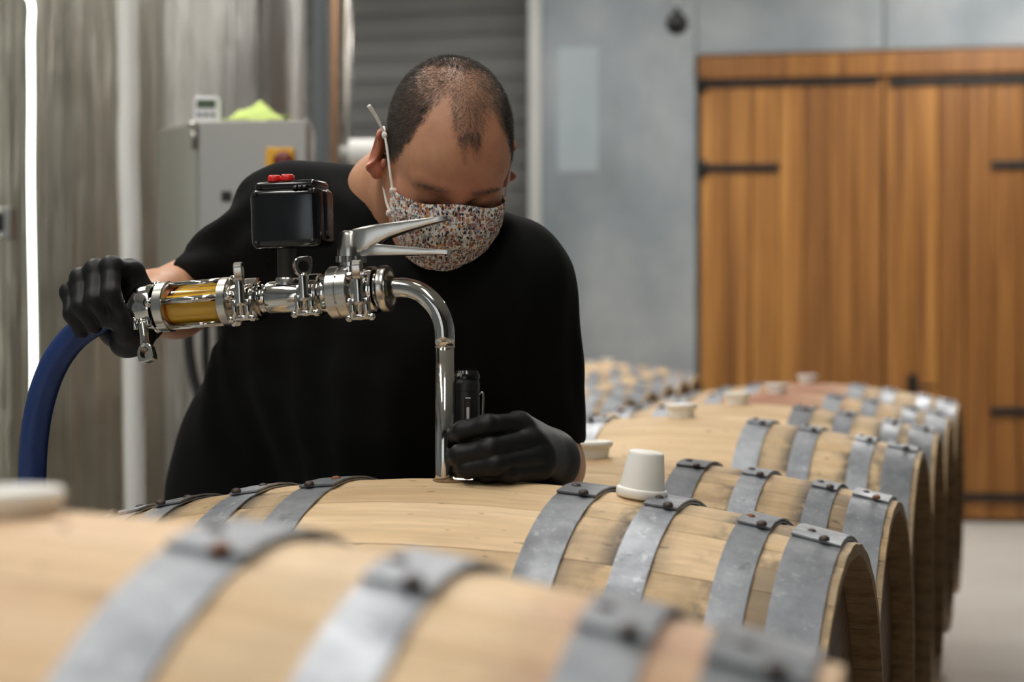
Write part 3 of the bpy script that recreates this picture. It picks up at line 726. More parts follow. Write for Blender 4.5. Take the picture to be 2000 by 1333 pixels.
# lime cloth
cl = W(503, 234, 4.28); V, Fc = [], []; nx, ny = 46, 26
for layer in (0, 1):
    for j in range(ny):
        for i in range(nx):
            u, v = i/(nx-1)*2-1, j/(ny-1)*2-1
            edge = 1-max(abs(u)**3.5, abs(v)**3)
            hgt = .040*max(0, 1-abs(u+.02)*1.15)**.8*(1-.45*v*v)+.010*max(0, math.sin(u*7+v*3+.8))*edge+.006*math.sin(u*13-v*7)*edge
            hgt = max(.0025, hgt*edge**.5)
            if u > .72: hgt += .010*math.sin((u-.72)*11)
            x = u*.079*(1+.06*math.sin(v*5)); y = v*.05*(1+.12*math.sin(u*4+1)); dz = 0
            if v < -.75 and -.15 < u < .3: dz = -.012*(-.75-v)/.25; 
            V.append((cl.x+x, cl.y+y+.01, zt+max(hgt+dz, -.02)+.0012-(.0016 if layer else 0)))
n = nx*ny
for j in range(ny-1):
    for i in range(nx-1):
        a = j*nx+i; Fc.append((a, a+1, a+nx+1, a+nx)); Fc.append((n+a, n+a+nx, n+a+nx+1, n+a+1))
rim = [i for i in range(nx)]+[j*nx+nx-1 for j in range(1, ny)]+[(ny-1)*nx+i for i in range(nx-2, -1, -1)]+[j*nx for j in range(ny-2, 0, -1)]
for i in range(len(rim)):
    a, b = rim[i], rim[(i+1) % len(rim)]; Fc.append((a, n+a, n+b, b))
o = add('cleaning_cloth', (V, Fc), CLOTH, None, (cl.x, cl.y, zt)); tag(o, 'crumpled lime green cloth lying on the control cabinet', 'cloth')
# cables hanging below the cabinet
for i, (pp, lb) in enumerate([([(374, 600), (368, 650), (374, 720), (400, 820), (430, 1000), (440, 1300), (445, 1470)], 'black cable curving down left of the black shirt, nearer the tank'),
                              ([(404, 600), (402, 660), (406, 740), (432, 850), (466, 1000), (478, 1300), (480, 1470)], 'black cable in the middle of the bunch below the cabinet'),
                              ([(430, 600), (432, 660), (434, 740), (462, 850), (500, 1000), (512, 1300), (516, 1470)], 'black cable hanging closest to the black shirt below the cabinet')]):
    o = add('cable', tube(catmull([W(x, y, 4.33) for x, y in pp], 8), .013 if i != 1 else .010, 14), BLKM, None, W(*pp[-1], 4.33)); tag(o, lb, 'cable', None)
# post and pipes right of the cabinet
def vpost(name, label, cat, px0, px1, d, m, rnd=False):
    a, b = W(px0, 640, d), W(px1, 640, d)
    if rnd: VF = cyl(((a.x+b.x)/2, d, 0), ((a.x+b.x)/2, d, H), (b.x-a.x)/2, None, 32)
    else: VF = box((a.x, d, 0), (b.x, d+.12, H), .006)
    o = add(name, VF, m, None, ((a.x+b.x)/2, d, 0), rnd); tag(o, label, cat); return o
vpost('steel_post', 'slate grey steel post just right of the control cabinet', 'post', 610, 640, 6.3, POSTM)
vpost('copper_pipe', 'thin copper-brown vertical pipe beside the slate post', 'pipe', 645, 662, 6.2, COPPER, True)
vpost('steel_pipe', 'shiny vertical steel pipe left of the man\'s head', 'pipe', 670, 687, 6.2, STEEL_S, True)
p = W(716, 297, 5.2)
pr = thing('paper_roll', 'blurred white paper roll behind the man\'s ear', 'paper roll', p)
add('roll', lathe([(-.05, .020), (-.05, .038), (.05, .038), (.05, .020)], 32, (p, (1,0,0), (0,1,0), (0,0,1)), False), PAPER, pr, autosharp=40)
add('core', cyl(p+Vector((-.075,0,0)), p+Vector((.06,0,0)), .018, None, 20), GREY, pr)
add('bracket', box(p+Vector((-.085,-.01,-.02)), p+Vector((-.07,1.0,.02)), .003), STEEL_D, pr, smooth=False)
# small black fixture hanging by the wall
p = W(1322, 46, 9.3)
hf = thing('hanging_fixture', 'small black round fixture hanging in front of the concrete wall', 'fixture', p)
add('globe', lathe([(-.06, .004), (-.055, .025), (-.04, .045), (-.015, .058), (.015, .058), (.04, .045), (.055, .025), (.06, .012)], 28, (p, (0,0,1), (1,0,0), (0,1,0))), IRON, hf)
add('rod', cyl(p+Vector((0,0,.055)), (p.x, p.y, H), .006, None, 10), WIRE, hf)
add('collar', cyl(p+Vector((0,0,.055)), p+Vector((0,0,.085)), .014, None, 12), IRON, hf)

# =================================================================== FILLING WAND (steel fittings, sight glass, valve and bent pipe)
PP = W(869, 905, 2.10)                       # the pipe enters the bung hole here
PA, PB = W(250, 606, 2.215), W(760, 564, 2.124)
ax = (PB-PA).normalized(); az = (Vector((0,0,1))-ax*ax.z).normalized(); ay = az.cross(ax)      # ay points away from the camera
ac = -ay if ay.y > 0 else ay                                                                     # towards the camera
def S(px):
    k = (px-1000)/F; return (k*PA.y-PA.x)/(ax.x-k*ax.y)
def Q(px, b=0., c=0.): return PA+ax*S(px)+az*b+ac*c
PXM = 1/1590.
def ring(profile, segs=40, cap=True): return lathe([(S(x), r*PXM) for x, r in profile], segs, (PA, ax, az, ac), cap)
wand = thing('filling_wand', 'polished steel filling wand with sight glass, black box and bent pipe', 'filling wand', PP)
bend = []
P0 = Q(742); zc = P0.z; rb = .062
corner = Vector((PP.x, PP.y, (PA+ax*S(869)).z))
dirh = (corner-P0).normalized(); start = corner-dirh*rb; endp = corner+Vector((0,0,-rb))
bend.append(P0)
for i in range(13):
    t = i/12*math.pi/2; cen = start+Vector((0,0,-rb)); bend.append(cen+Vector((0,0,1))*(rb*math.cos(t))+dirh*(rb*math.sin(t)))
weld = endp+Vector((0,0,-.012))
add('elbow_pipe', tube(bend+[weld], .0122, 28), STEEL, wand)
pd = add('dip_pipe', tube([weld+Vector((0,0,-.0003)), weld+Vector((0,0,-.15)), Vector((PP.x, PP.y, TOP0.z-.045))], .0119, 28), STEEL, wand)
add('weld_seam', lathe([(-.0012, .0119), (0, .01245), (.0012, .0119)], 28, (weld, (0,0,1), (1,0,0), (0,1,0)), False), STEEL_S, wand)
add('hose_tail', ring([(205, 19), (225, 21), (258, 21)]), STEEL_S, wand)
add('ferrule', ring([(254, 24), (257, 31), (264, 33), (268, 31), (271, 24)]), STEEL, wand, autosharp=40)
add('ferrule', ring([(296, 30), (300, 34), (316, 35), (322, 40)]), STEEL, wand, autosharp=40)
sg = add('sight_glass', ring([(334, 33.5), (446, 33.5)], 40, False), GLASS, wand)
# liquid: a round bar cut flat at its level
lv = .012; rr = 31.5*PXM; V, Fc = [], []; n = 30; th0 = math.asin(lv/rr)
ring_pts = [(math.cos(math.pi-th0+(math.pi+2*th0)*i/n)*rr, math.sin(math.pi-th0+(math.pi+2*th0)*i/n)*rr) for i in range(n+1)]
for x in (338, 442):
    for c_, b_ in ring_pts: V.append(Q(x, b_, c_))
m1 = n+1
for i in range(m1): Fc.append((i, (i+1) % m1, m1+(i+1) % m1, m1+i))
Fc.append(tuple(range(m1))[::-1]); Fc.append(tuple(m1+i for i in range(m1)))
add('wine', (V, Fc), LIQ, sg, autosharp=30)
add('gasket', ring([(331, 27), (331, 34), (338, 34.5), (338, 27)], 32, False), GASKET, sg)
for x0, x1, r in ((316, 336, 50), (439, 458, 48.5)):
    add('sight_glass_flange', ring([(x0, r-3), (x0+2, r), (x1-2, r), (x1, r-3), (x1, 30), (x0, 30)], 48, False), STEEL_S, wand, autosharp=40)
for a in (86, 12, -78, 190):
    b_, c_ = math.sin(R_(a))*41*PXM, math.cos(R_(a))*41*PXM
    tr = add('tie_rod', cyl(Q(322, b_, c_), Q(452, b_, c_), .0042, None, 16), STEEL, wand)
    for x in (309, 465):
        add('cap_nut', lathe([(-.006, .0062), (.0, .0066), (.004, .0058), (.006, .003)], 14, (Q(x, b_, c_), ax if x > 400 else -ax, az, ac)), STEEL, tr)
add('hub', ring([(452, 32), (462, 36), (474, 36)]), STEEL, wand, autosharp=40)
add('reducer', ring([(508, 38), (513, 30), (521, 27), (527, 27)]), STEEL, wand, autosharp=40)
add('flow_tube', ring([(524, 27), (528, 32), (534, 33), (598, 32), (606, 30)]), STEEL, wand, autosharp=40)
add('collar', ring([(618, 30), (630, 36), (640, 38), (652, 34)]), STEEL, wand, autosharp=40)
vb = add('valve_body', ring([(646, 34), (650, 50), (652, 51.5), (669, 51.5), (670.5, 49), (672, 49), (673.5, 51.5), (690, 51.5), (692, 50), (697, 36)], 48), STEEL_S, wand, autosharp=30)
for a in (40, -30, -110, 130):
    b_, c_ = math.sin(R_(a))*43*PXM, math.cos(R_(a))*43*PXM
    add('flange_bolt', cyl(Q(640, b_, c_), Q(703, b_, c_), .0055, None, 8, .001), STEEL, vb)
# clamps
def clamp(x0, x1, r, wing, eye, low=-.012):
    w = x1-x0
    ck = add('clamp', ring([(x0, r-9), (x0+3, r-1), (x0+w*.2, r), (x1-w*.2, r), (x1-3, r-1), (x1, r-9), (x1, r-16), (x0, r-16)], 44, False), STEEL, wand, autosharp=35)
    add('inner_ferrule', ring([(x0-4, r-14), (x0-3, r-8), (x1+3, r-8), (x1+4, r-14)], 36), STEEL, ck, autosharp=35)
    xm = (x0+x1)/2; rr = r*PXM
    if wing == 'up':
        o = Q(xm, low, rr+.004); d = az; side = ax
    else:
        o = Q(xm, -rr+.016, rr*.80); d = (-az*.93+ax*.22+ac*.25).normalized(); side = ax
    nrm = d.cross(side).normalized(); side = nrm.cross(d).normalized()
    fr = (o, d, side, nrm)
    # lugs and pivot pin
    for k in (-1, 1):
        add('lug', cyl(o+side*(k*.0085)-d*.012, o+side*(k*.0085)+d*.012, .0045, None, 12, .001), STEEL, ck)
    add('pivot_pin', cyl(o-side*.013-d*.010, o+side*.013-d*.010, .0038, None, 12, .0008), STEEL, ck)
    for k in (-1, 1): add('pin_head', lathe([(-.004,.003),(0,.0052),(.004,.003)], 12, (o+side*(k*.014)-d*.011, d, side, nrm)), STEEL, ck)
    add('swing_bolt', cyl(o-d*.014, o+d*.030, .0034, None, 12), STEEL_S, ck)
    # wing nut: tapered stem and a flat eye
    wn = add('wing_nut', lathe([(.004, .0062), (.008, .0070), (.022, .0060), (.034, .0068), (.038, .0055)], 20, fr), STEEL, ck)
    ec = o+d*.0455; V, Fc = [], []; n = 36
    es = (side*math.cos(R_(eye))+nrm*math.sin(R_(eye))).normalized(); en = d.cross(es).normalized()
    for hh, grow in ((-.0052, .92), (-.0042, 1.), (.0042, 1.), (.0052, .92)):
        for i in range(n):
            t = 2*math.pi*i/n; cx, sy = math.cos(t), math.sin(t); e_ = 2/3.2
            u = math.copysign(abs(cx)**e_, cx)*(.0108+.0022*sy); v = math.copysign(abs(sy)**e_, sy)*.0118+.0022*cx*(sy > 0)
            V.append(ec+es*(u*grow)+d*(v*grow)+en*hh)
    for hh in (.0050, -.0050):
        for i in range(n):
            t = 2*math.pi*i/n; V.append(ec+es*(.0066*math.cos(t))+d*(.0070*math.sin(t))+en*hh)
    for j in range(6):
        for i in range(n):
            i2 = (i+1) % n; j2 = (j+1) % 6; Fc.append((j*n+i, j*n+i2, j2*n+i2, j2*n+i))
    add('wing_eye', (V, Fc), STEEL_S, ck, autosharp=40)
    return ck
clamp(272, 312, 47, 'down', 8)
clamp(470, 512, 43, 'up', 104)
clamp(594, 632, 41, 'up', 36)
clamp(698, 740, 45, 'up', 100, -.022)
add('open_collar', lathe([(S(746), 42*PXM), (S(749), 45*PXM), (S(759), 45*PXM), (S(762), 43*PXM), (S(762), 35*PXM), (S(748), 33*PXM), (S(746), 24*PXM)], 44, (PA, ax, az, ac), False), STEEL_S, wand, autosharp=35)
add('pipe_ferrule', ring([(738, 20), (740, 27), (746, 27), (750, 21)]), STEEL, wand, autosharp=35)
# valve stem, hub and the two levers
def Qv(px, py, c=0.):       # point of the wand's vertical mid-plane at pixel (px, py)
    s = S(px); base = PA+ax*s; d = base.y; p = W(px, py, d); return Vector((base.x, base.y, p.z))+ac*c
st = Qv(686, 520); up = Vector((0,0,1)); fr = (Vector((st.x, st.y, 0)), up, Vector((1,0,0)), Vector((0,1,0)))
zq = lambda py: Qv(686, py).z
add('valve_stem', lathe([(zq(545), .018), (zq(522), .018), (zq(520), .014), (zq(512), .014)], 28, fr), STEEL, wand, autosharp=40)
V, Fc = [], []; n = 56
for zz in (zq(513), zq(501)):
    for i in range(n):
        r = .0188 if (i//2) % 2 else .0172; t = 2*math.pi*i/n; V.append((st.x+r*math.cos(t), st.y+r*math.sin(t), zz))
for i in range(n): Fc.append((i, (i+1) % n, n+(i+1) % n, n+i))
Fc.append(tuple(range(n))[::-1]); Fc.append(tuple(n+i for i in range(n)))
add('index_plate', (V, Fc), STEEL_D, wand, smooth=False)
def loft(secs, power=4.):
    V, Fc = [], []; m = 20
    for px, y0, y1, hw in secs:
        for k in range(m):
            t = 2*math.pi*k/m; cx, sy = math.cos(t), math.sin(t)
            e = 2/power; u = math.copysign(abs(cx)**e, cx)*hw; v = math.copysign(abs(sy)**e, sy)
            V.append(Qv(px, (y0+y1)/2-v*(y1-y0)/2, u))
    for i in range(len(secs)-1):
        for k in range(m): Fc.append((i*m+k, i*m+(k+1) % m, (i+1)*m+(k+1) % m, (i+1)*m+k))
    Fc.append(tuple(range(m))[::-1]); Fc.append(tuple((len(secs)-1)*m+k for k in range(m)))
    return V, Fc
hub = lathe([(zq(501), .0172), (zq(484), .0172), (zq(482), .0168), (zq(460), .0148), (zq(454), .0130), (zq(451), .009)], 14, fr)
lv_ = add('valve_lever', hub, STEEL_S, wand, autosharp=45)
add('lever_arm', loft([(684, 452, 492, .0095), (698, 447.5, 496, .0120), (712, 444, 494, .0130), (724, 441.5, 487, .0128), (742, 438.5, 476, .0122), (765, 435.5, 464, .0112), (800, 431, 452, .0100), (840, 426, 440, .0088), (868, 422, 432.5, .0074), (877, 421.5, 429, .0050)], 9.), STEEL_S, lv_, autosharp=28)
add('release_arm', loft([(706, 484, 503, .009), (718, 480, 502, .0105), (738, 475.5, 501, .0110), (757, 478, 500.5, .0100), (800, 482, 499.5, .0085), (845, 486, 498.5, .0075), (876, 488.5, 497.5, .0060)], 9.), STEEL_S, lv_, autosharp=28)
# black control box with red buttons on a stem
bxc = Qv(571, 424); MBX = Matrix((( *ax, ), ( *(-ac), ), (0,0,1))).transposed().to_4x4()
ex = Vector((ax.x, ax.y, 0)).normalized(); ey = Vector((-ex.y, ex.x, 0)); tilt = Matrix.Rotation(R_(-2.), 4, 'Y')
MBX = Matrix((( *ex, ), ( *ey, ), (0,0,1))).transposed().to_4x4(); MBX.translation = bxc; MBX = MBX @ tilt
cb = add('control_box', box((-.045, -.028, -.039), (.045, .030, .034), .010, 4, MBX), BLK, wand, autosharp=60)
add('box_lid', box((-.039, -.024, .030), (.040, .026, .0425), .006, 3, MBX), BLK, cb, autosharp=60)
add('box_rim', box((-.0475, -.010, -.030), (.0475, .006, .030), .005, 3, MBX), BLK, cb, autosharp=60)
for k, sx in ((-.0155, 1), (.0015, 1)):
    add('red_button', lathe([(0, .0078), (.002, .0086), (.007, .0080), (.0085, .0065)], 18, (MBX @ Vector((k, -.014, .0418)), (MBX.to_3x3() @ Vector((0,0,1))), Vector((1,0,0)), Vector((0,1,0)))), RED, cb)
for sx in (-.036, .036):
    for sz in (-.032, .028): add('box_screw', cyl(MBX @ Vector((sx, -.0295, sz)), MBX @ Vector((sx, -.0255, sz)), .0030, None, 10), BLKM, cb)
for k in range(5):
    add('dome_nut', lathe([(-.002, .0034), (0, .0034), (.002, .002)], 10, (MBX @ Vector((.016+.006*(k % 3), -.0265+.004*(k // 3), .033-.007*(k // 3))), Vector((0,0,1)), Vector((1,0,0)), Vector((0,1,0)))), BLK, cb)
sx0 = Qv(562, 480); f2 = (Vector((sx0.x, sx0.y, 0)), up, Vector((1,0,0)), Vector((0,1,0))); z2 = lambda py: Qv(562, py).z
add('box_stem', lathe([(z2(548), .0115), (z2(541), .0120), (z2(540), .0125), (z2(490), .0125), (z2(486), .0140), (z2(478), .0140)], 28, f2), BLKM, wand, autosharp=40)
add('stem_socket', lathe([(z2(560), .0150), (z2(546), .0150), (z2(543), .0138)], 28, f2), STEEL_S, wand, autosharp=40)

# blue hose
hp = [W(242, 607, 2.217), W(210, 617, 2.222), W(175, 636, 2.226), W(140, 664, 2.232), W(106, 712, 2.24), W(82, 775, 2.25), W(68, 850, 2.262), W(63, 940, 2.275), W(64, 1080, 2.29), W(74, 1300, 2.30), W(90, 1600, 2.31), W(112, 2000, 2.32), W(150, 2190, 2.30)]
hpts = catmull(hp, 8); V, Fc, UV = tube(hpts, .0178, 28)
o = add('hose', (V, Fc), HOSE, None, hpts[-1], True, None, uv=UV); tag(o, 'thick blue hose rising from the left barrel end into the gloved fist', 'hose')

# torch held against the bung hole
tc = W(912, 930, 2.118); tx = Vector((tc.x, tc.y, 0)); up = Vector((0,0,1))
zt_ = lambda py: W(912, py, 2.118).z
def tl(pr, segs=28): return lathe([(zt_(y), r*2.118/F) for y, r in pr], segs, (tx, up, Vector((1,0,0)), Vector((0,1,0))))
tor = thing('torch', 'slim black torch held upright beside the steel pipe', 'torch', (tc.x, tc.y, zt_(934)))
add('body', tl([(905, 25), (772, 25), (768, 24), (742, 24), (740, 23)]), BLKM, tor, autosharp=40)
add('grip_band', tl([(764, 25.3), (748, 25.3)]), BLKM, tor, autosharp=40)
add('tail_cap', tl([(740, 25.5), (731, 25.5), (729, 24), (724, 22), (722, 16)]), BLK, tor, autosharp=40)
add('head', tl([(934, 24), (933, 27), (908, 27), (904, 25)]), BLK, tor, autosharp=40)
add('lens', tl([(935.5, 15), (934.2, 19), (934.0, 22)]), TORCH_E, tor)
def tp(px, py, c): return W(px, py, 2.118-c)
add('clip', tube(catmull([tp(932, 775, .004), tp(943, 768, .006), tp(943, 800, .006), tp(940, 870, .006)], 5), .0016, 8), STEEL_D, tor)
add('side_bar', box(tp(886, 860, .006)+Vector((-.002, 0, 0)), tp(890, 735, .006)+Vector((.002, .006, 0)), .001), BLKM, tor, smooth=False)
lab = W(914, 826, 2.118-.0158)
sl = add('label_slot', box(lab+Vector((-.0042, -.0004, -.030)), lab+Vector((.0042, .002, .030)), .0012), BLK, tor, smooth=False)
add('label_strip', box(lab+Vector((-.0016, -.0011, -.020)), lab+Vector((.0016, .0008, .018)), .0003, 1), GREY, sl, smooth=False)

# =================================================================== THE MAN
RS, LS = W(566, 424, 2.50), W(1000, 552, 2.37)          # shoulder joints (his right is at picture left)
RE, LE = W(352, 582, 2.62), W(1070, 912, 2.47)          # elbows
RWR, LWR = W(243, 598, 2.335), W(1070, 903, 2.205)      # wrists
RH, LH = W(492, 965, 2.80), W(660, 965, 2.70)           # hips
RK, LK = Vector((-.66, 2.66, .42)), Vector((-.54, 2.78, .40))
RF, LF = Vector((-.70, 2.92, .08)), Vector((-.56, 3.10, .08))
NECK = W(770, 400, 2.43)                                 # middle of the collar
HO = W(872, 304, 2.30)                                   # middle of the head at eye level
man = thing('person', 'man in black t-shirt, floral face mask and black gloves bending over the barrel', 'person', ((RF.x+LF.x)/2, (RF.y+LF.y)/2, 0))
# head frame: local -y is the face, +x picture right, +z crown
HM3 = Matrix.Rotation(R_(16), 3, 'Z') @ Matrix.Rotation(R_(2.5), 3, 'Y') @ Matrix.Rotation(R_(43), 3, 'X')
HM = HM3.to_4x4(); HM.translation = HO; HMI = HM.inverted()
nl0 = HMI @ NECK; nl1 = HMI @ (NECK+(NECK-HO).normalized()*.10+Vector((-.02, .05, -.03)))

# ---- head and neck
f = Field((-.112, -.135, -.225), (.112, .20, .140), .0021)
D = f.ell((0, .012, .034), (.0775, .0985, .0885))
D = smin(D, f.ell((0, -.045, .022), (.064, .047, .055)), .03)
D = smin(D, f.ell((0, -.038, -.052), (.060, .060, .066)), .035)
D = smin(D, f.cap((-.024, -.070, -.098), (.024, -.070, -.098), .021), .03)
for s in (-1, 1):
    D = smin(D, f.ell((s*.041, -.055, -.030), (.025, .030, .026)), .025)
    D = smin(D, f.cap((s*.050, .005, -.055), (s*.040, -.045, -.092), .020, .018), .03)      # jaw
    D = smin(D, f.cap((s*.010, -.089, .016), (s*.047, -.072, .018), .0105, .009), .012)     # brow ridge
    D = smax(D, -f.ell((s*.031, -.101, -.006), (.019, .017, .011)), .012)                   # eye socket
    D = smin(D, f.ell((s*.0315, -.0755, -.006), (.0150, .0140, .0125)), .005)               # eyeball under its lid
    D = smin(D, f.cap((s*.019, -.0868, -.0105), (s*.044, -.081, -.0105), .0022), .003)      # lash line
D = smin(D, f.cap((0, -.090, .004), (0, -.108, -.036), .0085, .0115), .012)                 # nose
for s in (-1, 1): D = smin(D, f.ell((s*.011, -.099, -.040), (.0085, .010, .0075)), .008)
D = smin(D, f.ell((0, -.093, -.068), (.022, .012, .009)), .01)
# neck, with the muscles that run down to the collar
D = smin(D, f.cap((0, .035, -.030), nl0+Vector((0, .02, 0)), .056, .058), .03)
D = smin(D, f.cap(nl0+Vector((0, .02, 0)), nl1, .058, .052), .03)
D = smin(D, f.cap((-.060, .020, -.045), nl0+Vector((-.012, -.045, 0)), .016, .018), .025)
D = smin(D, f.cap((.060, .020, -.045), nl0+Vector((.03, -.045, 0)), .016, .018), .025)
# ears
for s in (-1, 1):
    E1 = np.array(Matrix.Rotation(R_(s*36), 3, 'Z') @ Matrix.Rotation(R_(-10), 3, 'X')).T
    e = f.ell((s*.0885, .017, -.011), (.0085, .0225, .0320), E1)
    e = smin(e, f.ell((s*.0835, .006, -.037), (.0075, .0105, .0115), E1), .008)
    e = smax(e, -f.ell((s*.0980, .011, -.007), (.0095, .0135, .0215), E1), .006)
    e = smin(e, f.cap((s*.087, .014, .006), (s*.088, .013, -.016), .0030, .0034), .004)     # antihelix
    e = smin(e, f.ell((s*.0805, -.003, -.017), (.004, .0045, .007)), .004)                  # tragus
    D = smin(D, e, .006)
HV, HF = f.mesh(D)
# hair zone, from the direction of each point seen from the middle of the skull
def hairzone(P):
    d = P-np.array([0, .012, .034]); r = np.linalg.norm(d, axis=1)+1e-9
    az_ = np.degrees(np.arctan2(d[:,0], -d[:,1])); el = np.degrees(np.arcsin(np.clip(d[:,2]/r, -1, 1))); aa = np.abs(az_)
    # hairline elevation against azimuth: forelock, receding temples, sides down past the ears
    line = np.interp(az_, [-180,-120,-98,-88,-80,-72,-62,-52,-47,-44,-41,-36,-28,-22,-18,-10,6,17,24,32,38,43,47,52,62,72,80,88,98,120,180],
                          [-45,-42,-40,-38,-34,-28,-12, -2,  8, 26, 38, 47, 52, 45, 36, 23,18,30, 42,40,28,18, 6,-2,-12,-28,-34,-38,-40,-42,-45])
    line = line+3.5*np.sin(P[:,0]*310+P[:,2]*90)+3*np.sin(P[:,2]*270-P[:,1]*160)
    full = np.clip((el-line+3)/11., 0, 1)
    side = np.clip((aa-40)/10., 0, 1)                      # sides and back are full
    high = np.clip((el-38)/22, 0, 1)
    top = np.where(az_ < 0, .46, .52)
    fore = np.exp(-((az_-3)/15.)**2)*np.clip((48-el)/16, 0, 1)
    back = np.clip((aa-110)/25., 0, 1)
    dens = np.maximum(np.maximum(side*(1-.45*high), fore*.85), np.maximum(top*np.clip((el-line)/18., 0, 1), back))
    ear = (np.abs(P[:,0]) > .0785) & (P[:,2] < .026) & (P[:,1] > -.012) & (P[:,1] < .045)
    low = np.clip((P[:,2]+.055)/.02, 0, 1)
    full = full*low; full[ear] = 0
    return full*np.clip(dens, 0, 1)
hz_ = hairzone(HV)
tint = np.zeros((len(HV), 4)); tint[:,3] = 1
gs = lambda c, w: np.exp(-(((HV-np.array(c))/w)**2).sum(1))
tint[:,0] = np.clip(.75*gs((0,-.11,-.03), .03)+.40*gs((0,-.09,.022), (.05,.03,.02))+.35*gs((.02,-.06,.06), .04)+.45*gs((-.05,-.06,-.03), .03)+.45*gs((.05,-.06,-.03), .03)+.62*((np.abs(HV[:,0]) > .080) & (HV[:,1] < .06) & (HV[:,2] > -.055)), 0, 1)
tint[:,1] = np.clip(hz_*.95, 0, 1)
# eyebrows and lash shade
for s in (-1, 1):
    tint[:,1] = np.maximum(tint[:,1], .45*np.exp(-((HV[:,0]-s*.032)/.021)**4-((HV[:,2]-.017-.10*(.032-np.abs(HV[:,0])))/.005)**2)*(HV[:,1] < -.06))
    tint[:,1] = np.maximum(tint[:,1], .7*np.exp(-((HV[:,0]-s*.0315)/.014)**4-((HV[:,2]+.0108)/.0022)**2)*(HV[:,1] < -.06))
def toworld(P, M):
    m = np.array(M); return P @ m[:3,:3].T+m[:3,3]
HVW = toworld(HV, HM)
# ---- arms and the trunk under the shirt (same skin mesh)
f = Field((-.66, 2.20, .62), (.20, 3.00, 1.36), .0062)
chest = (RS+LS)*.5; lat = (LS-RS).normalized(); spine = ((RH+LH)*.5-(RS+LS)*.5).normalized()
D = smin(f.cap(RS+(LS-RS)*.22+(RH-RS)*.12, RH+(LH-RH)*.25, .065, .085), f.cap(LS+(RS-LS)*.22+(LH-LS)*.12, LH+(RH-LH)*.25, .065, .085), .06)
D = smin(D, f.chain([RS, RE, RWR], [.046, .046, .028], .02), .03)
D = smin(D, f.cap(RE+(RWR-RE)*.12+Vector((0,0,-.010)), RE+(RWR-RE)*.50, .047, .040), .03)
D = smin(D, f.chain([LS, LE, LWR], [.046, .042, .028], .02), .03)
D = smin(D, f.cap(LE+(LWR-LE)*.10, LE+(LWR-LE)*.45, .046, .040), .03)
D = smin(D, f.cap(NECK+spine*.05, chest+spine*.1, .045, .06), .03)
for Pb, Rb_ in ((TOPS[0], .345), (TOPS[1], .333)): D = smax(D, -(f.barrel(Pb, ANG, Rb_, .464)-.018), .004)
BV, BF = f.mesh(D)
nb = len(HVW); BT = np.zeros((len(BV), 4)); BT[:,3] = 1
add('body', (np.concatenate([HVW, BV]), [tuple(q) for q in HF]+[tuple(q+nb) for q in BF]), SKIN, man, colattr={'tint': np.concatenate([tint, BT])})

# ---- hair: short strands rooted on the scalp
tri = np.concatenate([HF[:,[0,1,2]], HF[:,[0,2,3]]]); a_, b_, c_ = HV[tri[:,0]], HV[tri[:,1]], HV[tri[:,2]]
nr = np.cross(b_-a_, c_-a_); ar = np.linalg.norm(nr, axis=1)+1e-12; nr = nr/ar[:,None]
zone = hz_[tri].mean(1)
rng = np.random.default_rng(5)
def strands(weight, count, lmin, lmax, comb, rad, lay):
    p = weight*ar; p = p/p.sum(); ch_ = rng.choice(len(tri), count, p=p); u = rng.random((count, 2)); fl = u.sum(1) > 1; u[fl] = 1-u[fl]
    root = a_[ch_]+(b_[ch_]-a_[ch_])*u[:,:1]+(c_[ch_]-a_[ch_])*u[:,1:]
    n = nr[ch_]; cd_ = np.array([comb(q) for q in root]); cd_ = cd_-n*(cd_*n).sum(1)[:,None]; cd_ /= np.linalg.norm(cd_, axis=1)[:,None]+1e-9
    d = n*(1-lay)+cd_*lay+rng.normal(0, .22, (count, 3)); d /= np.linalg.norm(d, axis=1)[:,None]
    L = rng.uniform(lmin, lmax, count)[:,None]
    e1 = np.cross(d, rng.normal(0, 1, (count, 3))); e1 /= np.linalg.norm(e1, axis=1)[:,None]; e2 = np.cross(d, e1)
    root = root-n*.001
    mid = root+d*L*.55; tip = root+d*L*.95+cd_*L*.22
    vs_ = []
    for k in range(3):
        t = 2*math.pi*k/3; vs_.append(root+(e1*math.cos(t)+e2*math.sin(t))*rad)
    for k in range(3):
        t = 2*math.pi*k/3; vs_.append(mid+(e1*math.cos(t)+e2*math.sin(t))*rad*.75)
    vs_.append(tip)
    V = np.stack(vs_, 1).reshape(-1, 3); o = np.arange(count)[:,None]*7; Fs = []
    for k in range(3):
        k2 = (k+1) % 3
        Fs += [o+np.array([[k, k2, 3+k2]]), o+np.array([[k, 3+k2, 3+k]]), o+np.array([[3+k, 3+k2, 6]])]
    return V, np.concatenate(Fs), root
def comb_scalp(q):
    side = min(1., max(0., (abs(q[0])-.045)/.03)); return np.array([.3*max(-1., min(1., (q[0]-.012)/.035)), -.5*(1-side)+.15, -1.*side-.12])
v1, f1, r1 = strands(zone**1.3, 52000, .0045, .0085, comb_scalp, .00019, .60)
grey = np.clip(rng.random(len(r1))*.40+.75*np.exp(-((r1[:,2]+.01)/.028)**2)*rng.random(len(r1))+.25*(np.abs(r1[:,0]) < .05)*rng.random(len(r1)), 0, 1)**1.6
gc = np.ones((len(v1), 4)); gc[:,:3] = np.repeat(grey, 7)[:,None]
h_ = add('hair', (toworld(v1, HM), [tuple(q) for q in f1]), HAIR, man, colattr={'grey': gc})
h_['kind'] = 'stuff'; h_['label'] = 'short dark greying hair, thin on top'
cen = HV[tri].mean(1)
